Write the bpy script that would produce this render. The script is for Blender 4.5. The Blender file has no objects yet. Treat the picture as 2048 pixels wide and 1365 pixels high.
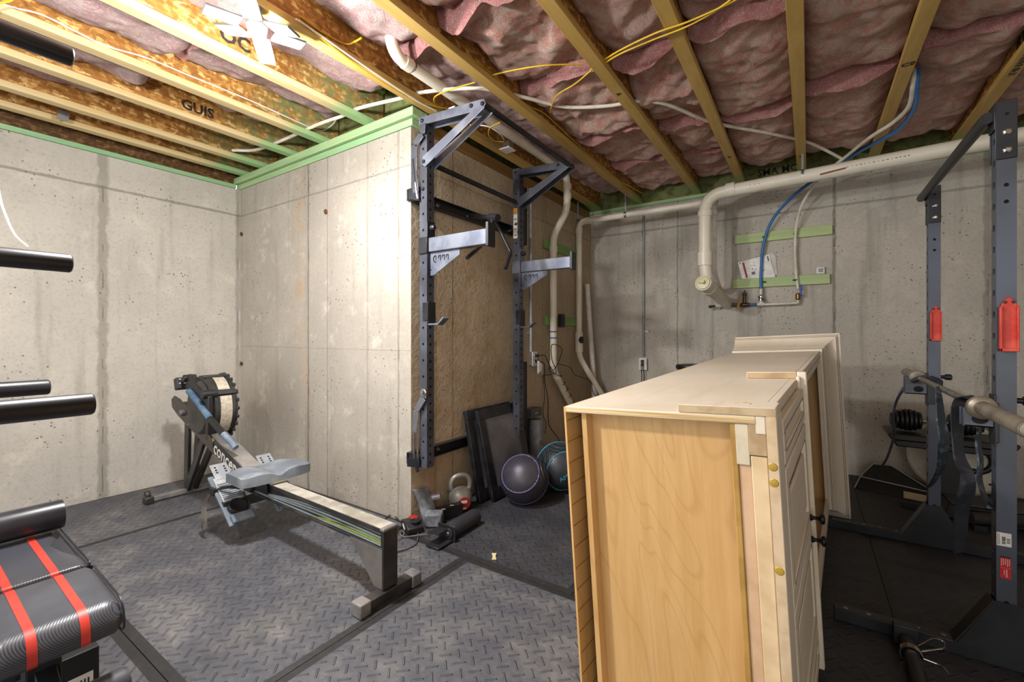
import bpy, bmesh, math, random
from mathutils import Vector as V, Matrix as MX, noise
random.seed(7)
SC = bpy.context.scene
COL = SC.collection
pi = math.pi

# ------------------------------------------------------------------ camera
F, CX, HY, CH = 885.0, 1024.0, 671.0, 1.2
TH = math.atan((1617 - 1024) / F)
FW = V((-math.sin(TH), math.cos(TH), 0)); RT = V((math.cos(TH), math.sin(TH), 0))
cam = bpy.data.cameras.new('camera'); cam.sensor_width = 36.0
cam.lens = F * 36.0 / 2048.0
cam.shift_y = -(682.5 - HY) / 2048.0
cam.clip_start = 0.02
co = bpy.data.objects.new('camera', cam); COL.objects.link(co)
co.location = (0, 0, CH); co.rotation_euler = (pi / 2, 0, TH)
SC.camera = co

def at(px, py, x=None, y=None, z=None):
    """world point seen at a photograph pixel on the plane x=, y= or z="""
    d = FW + RT * ((px - CX) / F) + V((0, 0, (HY - py) / F))
    if x is not None: t = x / d.x
    elif y is not None: t = y / d.y
    else: t = (z - CH) / d.z
    return V((0, 0, CH)) + d * t

# ------------------------------------------------------------------ mesh builder
MW = {}
class MB:
    def __init__(s): s.v = []; s.f = []; s.mi = []; s.cur = 0
    def add(s, vs, fs):
        o = len(s.v); s.v += [V(p) for p in vs]
        for f in fs: s.f.append([i + o for i in f]); s.mi.append(s.cur)
        return s
    def box(s, c, d, R=None):
        c = V(c); h = V(d) * .5; R = R or MX.Identity(3)
        vs = [c + R @ V((x * h.x, y * h.y, z * h.z)) for x in (-1, 1) for y in (-1, 1) for z in (-1, 1)]
        return s.add(vs, [(0, 1, 3, 2), (4, 6, 7, 5), (0, 4, 5, 1), (2, 3, 7, 6), (0, 2, 6, 4), (1, 5, 7, 3)])
    def box2(s, a, b):
        a = V(a); b = V(b)
        return s.box((a + b) * .5, (abs(b.x - a.x), abs(b.y - a.y), abs(b.z - a.z)))
    def bar(s, p, q, w, h, up=(0, 0, 1)):
        p = V(p); q = V(q); d = q - p; L = d.length; d.normalize(); u = V(up)
        sd = d.cross(u)
        if sd.length < 1e-4: sd = d.cross(V((1, 0, 0)))
        sd.normalize(); u = sd.cross(d)
        R = MX((d, sd, u)).transposed()
        return s.box((p + q) * .5, (L, w, h), R)
    def ring(s, c, a, b, r, n): return [c + a * (r * math.cos(2 * pi * i / n)) + b * (r * math.sin(2 * pi * i / n)) for i in range(n)]
    def tube(s, pts, r, n=12, cap=True, closed=False):
        pts = [V(p) for p in pts]; N = len(pts)
        rs = r if isinstance(r, (list, tuple)) else [r] * N
        T = []
        for i in range(N):
            if closed: t = pts[(i + 1) % N] - pts[i - 1]
            else: t = pts[min(i + 1, N - 1)] - pts[max(i - 1, 0)]
            T.append(t.normalized())
        a = T[0].orthogonal().normalized(); vs = []
        for i in range(N):
            a = (a - T[i] * a.dot(T[i])).normalized(); b = T[i].cross(a)
            vs += s.ring(pts[i], a, b, rs[i], n)
        fs = []
        for i in range(N if closed else N - 1):
            k = (i + 1) % N
            for j in range(n): fs.append((i * n + j, i * n + (j + 1) % n, k * n + (j + 1) % n, k * n + j))
        if cap and not closed: fs.append(tuple(range(n))[::-1]); fs.append(tuple((N - 1) * n + j for j in range(n)))
        return s.add(vs, fs)
    def cyl(s, p, q, r, r2=None, n=20): return s.tube([p, q], [r, r if r2 is None else r2], n)
    def lathe(s, prof, o, ax=(0, 0, 1), n=28, ref=None):
        o = V(o); ax = V(ax).normalized(); a = V(ref).normalized() if ref else ax.orthogonal().normalized(); b = ax.cross(a)
        vs = []
        for (r, z) in prof: vs += s.ring(o + ax * z, a, b, max(r, 1e-5), n)
        fs = []
        for i in range(len(prof) - 1):
            for j in range(n): fs.append((i * n + j, i * n + (j + 1) % n, (i + 1) * n + (j + 1) % n, (i + 1) * n + j))
        fs.append(tuple(range(n))[::-1]); fs.append(tuple((len(prof) - 1) * n + j for j in range(n)))
        return s.add(vs, fs)
    def prism(s, poly, o, u, v, d):
        """polygon (a,b) in plane o+u*a+v*b, extruded by vector d"""
        o = V(o); u = V(u); v = V(v); d = V(d); n = len(poly)
        vs = [o + u * a + v * b for a, b in poly]; vs += [p + d for p in vs]
        fs = [tuple(range(n))[::-1], tuple(range(n, 2 * n))]
        for i in range(n): k = (i + 1) % n; fs.append((i, k, n + k, n + i))
        return s.add(vs, fs)
    def ribbon(s, pts, ws, th):
        """strip through pts, half-width vectors ws, thickness th"""
        N = len(pts); pts = [V(p) for p in pts]; ws = [V(w) for w in ws]; vs = []
        for i in range(N):
            t = (pts[min(i + 1, N - 1)] - pts[max(i - 1, 0)]).normalized(); nn = t.cross(ws[i]).normalized() * th * .5
            vs += [pts[i] - ws[i] - nn, pts[i] + ws[i] - nn, pts[i] + ws[i] + nn, pts[i] - ws[i] + nn]
        fs = [(3, 2, 1, 0)]
        for i in range(N - 1):
            for j in range(4): fs.append((i * 4 + j, i * 4 + (j + 1) % 4, i * 4 + 4 + (j + 1) % 4, i * 4 + 4 + j))
        fs.append(tuple((N - 1) * 4 + j for j in range(4)))
        return s.add(vs, fs)
    def grid(s, fn, nu, nv):
        vs = [fn(i / nu, j / nv) for i in range(nu + 1) for j in range(nv + 1)]
        fs = [(i * (nv + 1) + j, (i + 1) * (nv + 1) + j, (i + 1) * (nv + 1) + j + 1, i * (nv + 1) + j + 1) for i in range(nu) for j in range(nv)]
        return s.add(vs, fs)
    def sphere(s, c, r, n=32, m=20, R=None, sc=(1, 1, 1)):
        c = V(c); R = R or MX.Identity(3); vs = []; fs = []
        for i in range(m + 1):
            t = pi * i / m
            for j in range(n):
                p = 2 * pi * j / n
                vs.append(c + R @ V((r * sc[0] * math.sin(t) * math.cos(p), r * sc[1] * math.sin(t) * math.sin(p), r * sc[2] * math.cos(t))))
        for i in range(m):
            for j in range(n): fs.append((i * n + j, (i + 1) * n + j, (i + 1) * n + (j + 1) % n, i * n + (j + 1) % n))
        return s.add(vs, fs)
    def holed(s, o, u, v, w, L, holes, r, depth=.004, n=12):
        """rectangle w (along u) x L (along v) with round holes at (a,b); hole rims sunk along -normal"""
        o = V(o); u = V(u).normalized(); v = V(v).normalized(); nn = u.cross(v)
        hs = sorted(holes, key=lambda h: h[1]); y0 = 0.0
        cut = [0.0] + [(hs[i][1] + hs[i + 1][1]) / 2 for i in range(len(hs) - 1)] + [L]
        for i, (a, b) in enumerate(hs):
            lo, hi = cut[i], cut[i + 1]; outer = []; inner = []; deep = []
            for k in range(n):
                t = 2 * pi * (k + .5) / n; cx, sy = math.cos(t), math.sin(t)
                mx = max(abs(cx), abs(sy)); ex, ey = cx / mx, sy / mx
                A = (w - a) if ex > 0 else a; B = (hi - b) if ey > 0 else (b - lo)
                outer.append(o + u * (a + ex * A) + v * (b + ey * B))
                q = o + u * (a + r * cx) + v * (b + r * sy); inner.append(q); deep.append(q - nn * depth)
            fs = []
            for k in range(n):
                k2 = (k + 1) % n; fs += [(k, k2, n + k2, n + k), (n + k, n + k2, 2 * n + k2, 2 * n + k)]
            s.add(outer + inner + deep, fs)
        return s
    def build(s, name, m, parent=None, smooth=30, bevel=0.0, seg=2, world=True):
        root = parent
        while root is not None and root.parent is not None: root = root.parent
        vs = s.v
        if root is not None and world and root.name in MW:
            I = MW[root.name].inverted(); vs = [I @ p for p in s.v]
        me = bpy.data.meshes.new(name); me.from_pydata([tuple(p) for p in vs], [], s.f); me.validate()
        for mm in (m if isinstance(m, (list, tuple)) else [m]): me.materials.append(mm)
        if len(me.polygons) == len(s.mi): me.polygons.foreach_set('material_index', s.mi)
        bm = bmesh.new(); bm.from_mesh(me); bmesh.ops.recalc_face_normals(bm, faces=bm.faces); bm.to_mesh(me); bm.free()
        if smooth:
            me.polygons.foreach_set('use_smooth', [True] * len(me.polygons)); me.set_sharp_from_angle(angle=math.radians(smooth))
        o = bpy.data.objects.new(name, me); COL.objects.link(o)
        if parent is not None: o.parent = parent
        if bevel:
            b = o.modifiers.new('bevel', 'BEVEL'); b.width = bevel; b.segments = seg; b.limit_method = 'ANGLE'; b.angle_limit = math.radians(40)
        return o

def thing(name, label, cat, loc=(0, 0, 0), rot=None, group=None):
    o = bpy.data.objects.new(name, None); COL.objects.link(o); o.empty_display_size = .05
    m = MX.Translation(V(loc))
    if rot is not None: m = m @ rot.to_4x4()
    o.matrix_world = m; o.location = m.to_translation(); o.rotation_euler = m.to_euler()
    MW[o.name] = m
    o['label'] = label; o['category'] = cat
    if group: o['group'] = group
    return o
def tag(o, label, cat, group=None, kind=None):
    o['label'] = label; o['category'] = cat
    if group: o['group'] = group
    if kind: o['kind'] = kind
    return o
def struct(o): o['kind'] = 'structure'; return o
def copy_tree(o, parent=None):
    c = o.copy(); COL.objects.link(c)
    if parent is not None: c.parent = parent
    for ch in list(o.children): copy_tree(ch, c)
    return c
def arc(c, a, b, r, t0, t1, n=8):
    c = V(c); a = V(a); b = V(b)
    return [c + a * (r * math.cos(t0 + (t1 - t0) * i / n)) + b * (r * math.sin(t0 + (t1 - t0) * i / n)) for i in range(n + 1)]
def bend(pts, rad, n=6):
    """round the corners of a polyline"""
    pts = [V(p) for p in pts]; out = [pts[0]]
    for i in range(1, len(pts) - 1):
        p, q, r = pts[i - 1], pts[i], pts[i + 1]
        d1 = (p - q); d2 = (r - q); k = min(rad, d1.length * .48, d2.length * .48)
        a = q + d1.normalized() * k; b = q + d2.normalized() * k
        for j in range(n + 1):
            t = j / n; out.append(a * (1 - t) ** 2 + q * (2 * t * (1 - t)) + b * t * t)
    out.append(pts[-1]); return out
def spline(pts, n=8):
    pts = [V(p) for p in pts]; P = [pts[0] * 2 - pts[1]] + pts + [pts[-1] * 2 - pts[-2]]; out = []
    for i in range(1, len(P) - 2):
        a, b, c, d = P[i - 1:i + 3]
        for j in range(n):
            t = j / n; out.append(.5 * ((2 * b) + (c - a) * t + (2 * a - 5 * b + 4 * c - d) * t * t + (3 * b - a - 3 * c + d) * t ** 3))
    out.append(pts[-1]); return out
_font = {}
def text(s, o, u, v, size, th=.0006, align='CENTER', mb=None, bold=0.0, shear=0.0):
    """flat lettering: string laid from o along u with up v"""
    cu = bpy.data.curves.new('t', 'FONT'); cu.body = s; cu.size = size; cu.align_x = align; cu.align_y = 'CENTER'; cu.extrude = th; cu.offset = bold; cu.shear = shear
    cu.resolution_u = 2
    ob = bpy.data.objects.new('t', cu); COL.objects.link(ob); bpy.context.view_layer.update()
    me = bpy.data.meshes.new_from_object(ob)
    u = V(u).normalized(); v = V(v).normalized(); n = u.cross(v); o = V(o)
    mb = mb or MB()
    mb.add([o + u * p.co.x + v * p.co.y + n * p.co.z for p in me.vertices], [tuple(p.vertices) for p in me.polygons])
    COL.objects.unlink(ob); bpy.data.objects.remove(ob); bpy.data.curves.remove(cu); bpy.data.meshes.remove(me)
    return mb

# ------------------------------------------------------------------ materials
def lin(h):
    if isinstance(h, str):
        h = h.lstrip('#'); c = [int(h[i:i + 2], 16) / 255 for i in (0, 2, 4)]
        return tuple(x / 12.92 if x <= .04045 else ((x + .055) / 1.055) ** 2.4 for x in c) + (1,)
    return tuple(h[:3]) + (1,)
class NT:
    def __init__(s, name):
        s.m = bpy.data.materials.new(name); s.m.use_nodes = True; s.t = s.m.node_tree; s.n = s.t.nodes; s.l = s.t.links
        s.b = s.n['Principled BSDF']; s.co = s.n.new('ShaderNodeTexCoord').outputs['Object']
    def N(s, typ, **kw):
        n = s.n.new('ShaderNode' + typ)
        for k, v in kw.items():
            if k.startswith('i_'): 
                key = k[2:]; key = int(key) if key.isdigit() else key.replace('_', ' ')
                s.put(n.inputs[key], v)
            else: setattr(n, k, v)
        return n
    def put(s, inp, v):
        if isinstance(v, bpy.types.NodeSocket): s.l.new(v, inp)
        else: inp.default_value = v
    def math(s, op, a, b=0.0, c=None, clamp=False):
        n = s.n.new('ShaderNodeMath'); n.operation = op; n.use_clamp = clamp; s.put(n.inputs[0], a); s.put(n.inputs[1], b)
        if c is not None: s.put(n.inputs[2], c)
        return n.outputs[0]
    def noise(s, scale, detail=3, rough=.55, co=None, dist=0.0):
        n = s.N('TexNoise'); s.put(n.inputs['Vector'], co or s.co); n.inputs['Scale'].default_value = scale; n.inputs['Detail'].default_value = detail
        n.inputs['Roughness'].default_value = rough; n.inputs['Distortion'].default_value = dist
        return n.outputs['Fac']
    def map(s, scale=(1, 1, 1), rot=(0, 0, 0), loc=(0, 0, 0)):
        n = s.N('Mapping'); s.put(n.inputs['Vector'], s.co); n.inputs['Scale'].default_value = scale; n.inputs['Rotation'].default_value = rot; n.inputs['Location'].default_value = loc
        return n.outputs['Vector']
    def ramp(s, fac, a, b, lo=0.0, hi=1.0):
        n = s.N('MapRange'); n.interpolation_type = 'SMOOTHSTEP'; s.put(n.inputs['Value'], fac); n.inputs['From Min'].default_value = a; n.inputs['From Max'].default_value = b
        n.inputs['To Min'].default_value = lo; n.inputs['To Max'].default_value = hi
        return n.outputs['Result']
    def mix(s, fac, a, b, mode='MIX'):
        n = s.N('Mix', data_type='RGBA', blend_type=mode); s.put(n.inputs['Factor'], fac)
        s.put(n.inputs[6], a if isinstance(a, bpy.types.NodeSocket) else lin(a)); s.put(n.inputs[7], b if isinstance(b, bpy.types.NodeSocket) else lin(b))
        return n.outputs[2]
    def xyz(s, co=None):
        n = s.N('SeparateXYZ'); s.put(n.inputs[0], co or s.co); return n.outputs
    def done(s, color, rough=.5, metal=0.0, bump=None, bstr=.3, bdist=.002, **kw):
        s.put(s.b.inputs['Base Color'], color if isinstance(color, bpy.types.NodeSocket) else lin(color))
        s.put(s.b.inputs['Roughness'], rough); s.b.inputs['Metallic'].default_value = metal
        for k, v in kw.items(): s.put(s.b.inputs[k.replace('_', ' ')], v)
        if bump is not None:
            n = s.N('Bump'); n.inputs['Strength'].default_value = bstr; n.inputs['Distance'].default_value = bdist; s.put(n.inputs['Height'], bump)
            s.l.new(n.outputs[0], s.b.inputs['Normal'])
        return s.m
def plain(name, c, rough=.5, metal=0.0, c2=None, sc=12.0, amt=(.4, .65), bump=0.0, **kw):
    t = NT(name); f = t.noise(sc, 4)
    if c2 is None: 
        l = lin(c); c2 = tuple(x * .82 for x in l[:3])
    colr = t.mix(t.ramp(f, *amt), c, c2)
    return t.done(colr, rough, metal, bump=t.noise(sc * 14, 3) if bump else None, bstr=bump, **kw)
def emis(name, c, s):
    t = NT(name); t.b.inputs['Base Color'].default_value = lin(c); t.b.inputs['Emission Color'].default_value = lin(c); t.b.inputs['Emission Strength'].default_value = s
    return t.m

def concrete(name, c1, c2, ax, vseams=(), hseams=(), rust_shade=(), holes=.0, rough_amt=.25, dark='#6f6a60', lump=0.0, patch='#d3cbbd'):
    """board-formed wall; ax = coordinate that runs along the wall (0 x, 1 y)"""
    t = NT(name); X = t.xyz(); a = X[ax]; z = X[2]
    big = t.noise(1.3, 5, .6); mid = t.noise(5.5, 6, .65); fine = t.noise(60, 4, .7)
    stre = t.noise(1, 4, .6, co=t.map((9, 9, .7)))
    col = t.mix(t.ramp(big, .35, .68), c1, c2)
    col = t.mix(t.ramp(mid, .54, .72, 0, .5), col, patch)
    col = t.mix(t.ramp(stre, .5, .75, 0, .35), col, dark)
    col = t.mix(t.ramp(fine, .45, .8, 0, .35), col, dark)
    wob = t.noise(7, 4, .6); h = t.math('MULTIPLY', fine, .15)
    def line(coord, p, w, k, colr, color_in, amp=.02, wv=True):
        d = t.math('ABSOLUTE', t.math('SUBTRACT', t.math('ADD', coord, t.math('MULTIPLY', t.math('SUBTRACT', wob, .5), amp)), p))
        wd = t.math('MULTIPLY', t.noise(11, 2), w * 2) if wv else w
        m = t.math('SUBTRACT', 1.0, t.math('DIVIDE', d, wd), clamp=True)
        m = t.math('MULTIPLY', t.ramp(m, 0, .6), k)
        return m, t.mix(m, color_in, colr)
    for (p, w, k) in vseams:
        m, col = line(a, p, w, k, dark, col); h = t.math('ADD', h, t.math('MULTIPLY', m, .8))
        dsh = t.ramp(t.noise(1, 2, co=t.map((.3, .3, 7), (0, 0, 0), (p, p, 0))), .5, .6)
        m2, _c = line(a, p + .002, .005, k, dark, col, .012, False); m2 = t.math('MULTIPLY', m2, dsh); col = t.mix(m2, col, '#5a4a38'); h = t.math('SUBTRACT', h, m2)
    for (p, w, k) in hseams:
        m, col = line(z, p, w, k, dark, col, .015); h = t.math('ADD', h, t.math('MULTIPLY', m, .9))
    for (p, w, k, z0, z1, rc) in rust_shade:  # brown bands: rust streaks, and painted shade on the side wall
        d = t.math('ABSOLUTE', t.math('SUBTRACT', t.math('ADD', a, t.math('MULTIPLY', t.math('SUBTRACT', t.noise(2.2, 3), .5), .1)), p))
        m = t.math('SUBTRACT', 1.0, t.math('DIVIDE', d, w), clamp=True)
        m = t.math('MULTIPLY', t.math('MULTIPLY', m, t.ramp(z, z0, z0 + .3)), t.math('SUBTRACT', 1.0, t.ramp(z, z1 - .2, z1)))
        m = t.math('MULTIPLY', m, t.ramp(t.noise(6, 6, .7), .35, .7, 0, k))
        col = t.mix(m, col, rc)
    vo = t.N('TexVoronoi', i_Scale=30.0, i_Randomness=1.0); t.put(vo.inputs['Vector'], t.map((1, 1, 1)))
    pit = t.math('MULTIPLY', t.math('SUBTRACT', 1.0, t.ramp(vo.outputs['Distance'], .08, .2)), t.ramp(t.noise(3.1, 3), .5 - holes, .66 - holes))
    col = t.mix(t.math('MULTIPLY', pit, .8), col, '#4c463d'); h = t.math('SUBTRACT', h, t.math('MULTIPLY', pit, 1.2))
    if lump: h = t.math('ADD', h, t.math('MULTIPLY', t.noise(14, 6, .7), lump))
    return t.done(col, .9, bump=h, bstr=.6, bdist=.006)

def rubber(name, c1, c2, dust, tread=True, dustamt=.6):
    t = NT(name); X = t.xyz(); d1 = t.noise(2.3, 6, .7); d2 = t.noise(38, 4, .7); st = t.noise(6, 5, .7, co=t.map((1, 2.5, 1), (0, 0, .5)))
    col = t.mix(t.ramp(d2, .4, .7), c1, c2)
    h = t.math('MULTIPLY', d2, .25)
    if tread:
        S = .050
        k = .70711 / S; u = t.math('MULTIPLY', t.math('ADD', X[0], X[1]), k); v = t.math('MULTIPLY', t.math('SUBTRACT', X[0], X[1]), k)
        fu = t.math('SUBTRACT', t.math('FRACT', u), .5); fv = t.math('SUBTRACT', t.math('FRACT', v), .5)
        par = t.math('MODULO', t.math('ADD', t.math('FLOOR', u), t.math('FLOOR', v)), 2.0)
        par = t.math('GREATER_THAN', t.math('ABSOLUTE', par), .5)
        au = t.math('ABSOLUTE', fu); av = t.math('ABSOLUTE', fv); inv = t.math('SUBTRACT', 1.0, par)
        al = t.math('ADD', t.math('MULTIPLY', au, par), t.math('MULTIPLY', av, inv)); ac = t.math('ADD', t.math('MULTIPLY', av, par), t.math('MULTIPLY', au, inv))
        bar_ = t.math('MULTIPLY', t.math('SUBTRACT', 1.0, t.ramp(ac, .04, .10)), t.math('SUBTRACT', 1.0, t.ramp(al, .40, .47)))
        h = t.math('ADD', h, t.math('MULTIPLY', bar_, 2.2))
        low = t.math('SUBTRACT', 1.0, bar_)
        dm = t.math('MULTIPLY', t.ramp(d1, .42, .72, .12, dustamt), t.ramp(st, .25, .7, .3, 1.0))
        col = t.mix(t.math('MULTIPLY', dm, t.math('ADD', t.math('MULTIPLY', low, .3), .7)), col, dust)
        rg = t.ramp(d1, .3, .7, .48, .78)
    else:
        col = t.mix(t.math('MULTIPLY', t.ramp(st, .5, .8), dustamt * .5), col, dust); rg = .55
    sp = t.N('TexVoronoi', i_Scale=46.0); t.put(sp.inputs['Vector'], t.co)
    fl = t.math('MULTIPLY', t.math('SUBTRACT', 1.0, t.ramp(sp.outputs['Distance'], .04, .12)), t.ramp(t.noise(4.7, 3), .55, .68))
    col = t.mix(t.math('MULTIPLY', fl, .6), col, '#b9b2a2')
    return t.done(col, rg, bump=h, bstr=.8, bdist=.005)

def wood(name, c1, c2, ax=0, sc=1.0, rough=.6, green=None, streak='#8a6a2c'):
    """softwood grain running along axis ax"""
    s = [14, 14, 14]; s[ax] = .8
    t = NT(name); g = t.noise(sc, 5, .6, co=t.map(tuple(s)), dist=1.2); g2 = t.noise(sc * 5, 4, .6, co=t.map(tuple(s)))
    col = t.mix(t.ramp(g, .35, .65), c1, c2); col = t.mix(t.ramp(g2, .55, .8, 0, .45), col, streak)
    kn = t.noise(2.6, 2); col = t.mix(t.ramp(kn, .68, .78, 0, .5), col, '#6d5327')
    if green is not None:
        gc, g0, g1, gax = green; X = t.xyz(); m = t.ramp(t.math('ADD', X[gax], t.math('MULTIPLY', t.noise(9, 4), .12)), g0, g1)
        m = t.math('MULTIPLY', m, t.ramp(t.noise(16, 4), .2, .5, .6, 1.0)); col = t.mix(m, col, gc)
    return t.done(col, rough, bump=g2, bstr=.2, bdist=.001)

def osb(name, c1, c2, c3, green=None):
    t = NT(name)
    vo = t.N('TexVoronoi', i_Scale=1.0, distance='CHEBYCHEV'); t.put(vo.inputs['Vector'], t.map((26, 24, 58), (.35, .0, .0)))
    w = t.noise(7, 3); vo2 = t.N('TexVoronoi', i_Scale=1.0); t.put(vo2.inputs['Vector'], t.map((30, 44, 34), (.8, .3, .9)))
    a = t.N('SeparateColor'); t.put(a.inputs[0], vo.outputs['Color']); b = t.N('SeparateColor'); t.put(b.inputs[0], vo2.outputs['Color'])
    f = t.math('ADD', t.math('MULTIPLY', a.outputs[0], .55), t.math('MULTIPLY', b.outputs[1], .45))
    gr = t.noise(1, 4, co=t.map((70, 12, 70)))
    col = t.mix(t.ramp(f, .15, .85), c1, c2); col = t.mix(t.ramp(t.math('MULTIPLY', f, gr), .28, .5), col, c3)
    col = t.mix(t.ramp(w, .55, .75, 0, .4), col, '#5b3a12')
    if green is not None:
        gc, g0, g1, gax = green; X = t.xyz(); m = t.ramp(t.math('ADD', X[gax], t.math('MULTIPLY', t.noise(9, 4), .1)), g0, g1)
        col = t.mix(t.math('MULTIPLY', m, t.ramp(t.noise(13, 4), .35, .6, .2, .85)), col, gc)
    return t.done(col, .75, bump=f, bstr=.3, bdist=.002)

def pinkwool(name, c1, c2, c3):
    t = NT(name); wv = t.noise(3.0, 4, .6); n1 = t.noise(7, 8, .72, dist=1.8); n2 = t.noise(1, 7, .75, co=t.map((30, 75, 55), (.3, .2, .6)), dist=3.0)
    n3 = t.noise(120, 4, .8); n4 = t.noise(1, 6, .7, co=t.map((65, 22, 40), (.9, .1, .4)), dist=3.0)
    col = t.mix(t.ramp(n1, .36, .64), c1, c2); col = t.mix(t.ramp(n2, .52, .72, 0, .75), col, c3); col = t.mix(t.ramp(n4, .50, .64, 0, .9), col, '#fbe9dd')
    col = t.mix(t.ramp(n3, .5, .8, 0, .35), col, '#f3ddd0'); col = t.mix(t.ramp(wv, .55, .72, 0, .3), col, '#cf8a7d')
    h = t.math('ADD', t.math('MULTIPLY', n1, 1.4), t.math('ADD', t.math('MULTIPLY', t.math('ADD', n2, n4), .8), t.math('MULTIPLY', n3, .4)))
    return t.done(col, .95, bump=h, bstr=1.0, bdist=.02)
# ------------------------------------------------------------------ room dimensions
XA, YB, XC, YD, ZJ = -4.34, 1.99, -2.11, 4.81, 2.64
WH = 2.535
mW_A = concrete('concrete_left', '#b2ada4', '#c1bbb0', 1, vseams=[(at(205, 600, x=XA).y, .040, .5), (at(475, 600, x=XA).y, .028, .4)], hseams=[(2.295, .012, .6)], holes=.03)
mW_B = concrete('concrete_middle', '#a19a8f', '#aea79b', 0, vseams=[(at(617, 600, y=YB).x, .014, .7), (at(655, 600, y=YB).x, .007, .5), (at(735, 600, y=YB).x, .012, .3), (at(797, 600, y=YB).x, .012, .5)],
                hseams=[(2.292, .008, .55), (1.103, .005, .25)], rust_shade=[(at(598, 500, y=YB).x, .13, .6, .95, 2.7, '#ab8a60'), (at(610, 800, y=YB).x, .06, .5, .5, 1.2, '#c39a66')], holes=.02)
mW_C = concrete('concrete_side_shaded', '#a89880', '#bcab92', 1, vseams=[(at(905, 600, x=XC).y, .010, .45), (at(870, 600, x=XC).y, .02, .3), (at(1085, 600, x=XC).y, .01, .35), (at(1050, 600, x=XC).y, .008, .3)],
                hseams=[(2.29, .008, .4)], rust_shade=[(2.6, .5, .6, .15, 1.9, '#96764a'), (2.15, .2, .6, 0.0, 1.3, '#96764a')], holes=.10, lump=3.0, dark='#64573f', patch='#b9a98c')  # dim brown shade of this wall painted into the concrete, stronger low down
mW_D = concrete('concrete_far', '#b5afa5', '#c4bdb1', 0, vseams=[(at(1355, 600, y=YD).x, .012, .5), (at(1668, 500, y=YD).x, .016, .6), (at(1975, 500, y=YD).x, .03, .5), (at(1425, 480, y=YD).x, .02, .3)],
                hseams=[(2.338, .014, .5)], rust_shade=[(at(1235, 500, y=YD).x, .2, .35, .3, .9, '#b79a6e')], holes=.06)
m_slab = concrete('slab_concrete', '#77736b', '#8a857b', 0)
def wallprism(name, poly, m, z1=WH):
    b = MB(); b.prism(poly, (0, 0, -.0127), (1, 0, 0), (0, 1, 0), (0, 0, z1 + .0127)); return struct(b.build(name, m, smooth=0))
wallprism('wall_left', [(XA - .2, -1.9), (XA, -1.9), (XA, YB), (XA - .2, YB)], mW_A)
wallprism('wall_middle', [(XA - .2, YB), (XC, YB), (XC - .2, YB + .2), (XA - .2, YB + .2)], mW_B)
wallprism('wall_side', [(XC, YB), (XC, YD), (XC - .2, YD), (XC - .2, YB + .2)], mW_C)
wallprism('wall_far', [(XC - .2, YD), (3.3, YD), (3.3, YD + .2), (XC - .2, YD + .2)], mW_D, 2.60)
b = MB(); b.box2((XA - .2, -3.2, -.15), (3.3, YD + .2, -.0127)); struct(b.build('floor', m_slab, smooth=0))
struct(MB().box2((2.45, -1.9, -.0127), (2.65, YD, 2.60)).build('wall_right_blocker', mW_A, smooth=0))  # unseen wall, added to keep ambient light from coming in at the right
m_osb = osb('strand_board', '#8c5d22', '#b68442', '#e0bd7a')
b = MB(); b.box2((XA - .2, -2.2, 2.94), (3.3, YD + .2, 2.965)); struct(b.build('ceiling', m_osb, smooth=0))
m_rim = osb('strand_board_green', '#4d3f1f', '#6b5a30', '#8f8450', green=('#77854f', -9.0, -8.0, 0))
b = MB(); b.box2((XC - .2, YD + .05, ZJ), (3.3, YD + .08, 2.94)); b.cur = 1; text('SMA MO', at(1556, 341, y=YD + .0495), (1, 0, 0), (0, 0, 1), .09, mb=b, bold=.002); struct(b.build('trim_1', [m_rim, plain('rim_stamp_ink', '#2a231b', .8)], smooth=0))
b = MB(); b.box2((XA - .2, YB + .12, 2.62), (XC - .1, YB + .145, 2.94)); struct(b.build('trim_2', m_rim, smooth=0))
b = MB(); b.box2((XC - .145, YB + .12, 2.62), (XC - .12, YD + .05, 2.94)); struct(b.build('trim_3', m_rim, smooth=0))
b = MB(); b.box2((XA - .1, -1.9, 2.60), (XA - .075, YB + .12, 2.94)); struct(b.build('trim_4', osb('strand_board_dark', '#4a2f12', '#6b4720', '#8c6636'), smooth=0))

# ------------------------------------------------------------------ sill plates
m_green = wood('treated_green_pine', '#a9bf8b', '#8db384', 0, 1.0, streak='#7c8a4a')
m_greeny = wood('treated_green_pine_lengthways', '#97b98a', '#7fae83', 1, 1.0, streak='#6d8a55')
b = MB(); b.box2((XA - .05, YB - .01, WH + .002), (XC + .02, YB + .12, 2.582)); b.cur = 0
b.box2((XA - .05, YB - .035, 2.585), (XC + .05, YB + .115, ZJ)); struct(b.build('trim_5', m_green, bevel=.003))
b = MB(); b.box2((XA - .15, -1.9, WH + .002), (XA + .012, YB - .04, 2.572)); struct(b.build('trim_6', m_greeny, bevel=.003))
b = MB(); b.box2((XC - .13, YB + .125, WH + .002), (XC - .012, YD - .02, ZJ)); struct(b.build('trim_7', wood('brown_sill_plate', '#8a6a3a', '#7a5a2e', 1), bevel=.003))
b = MB(); b.box2((XC - .1, YD - .012, 2.602), (3.2, YD + .13, ZJ - .001)); struct(b.build('trim_8', m_green, bevel=.003))

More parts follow.
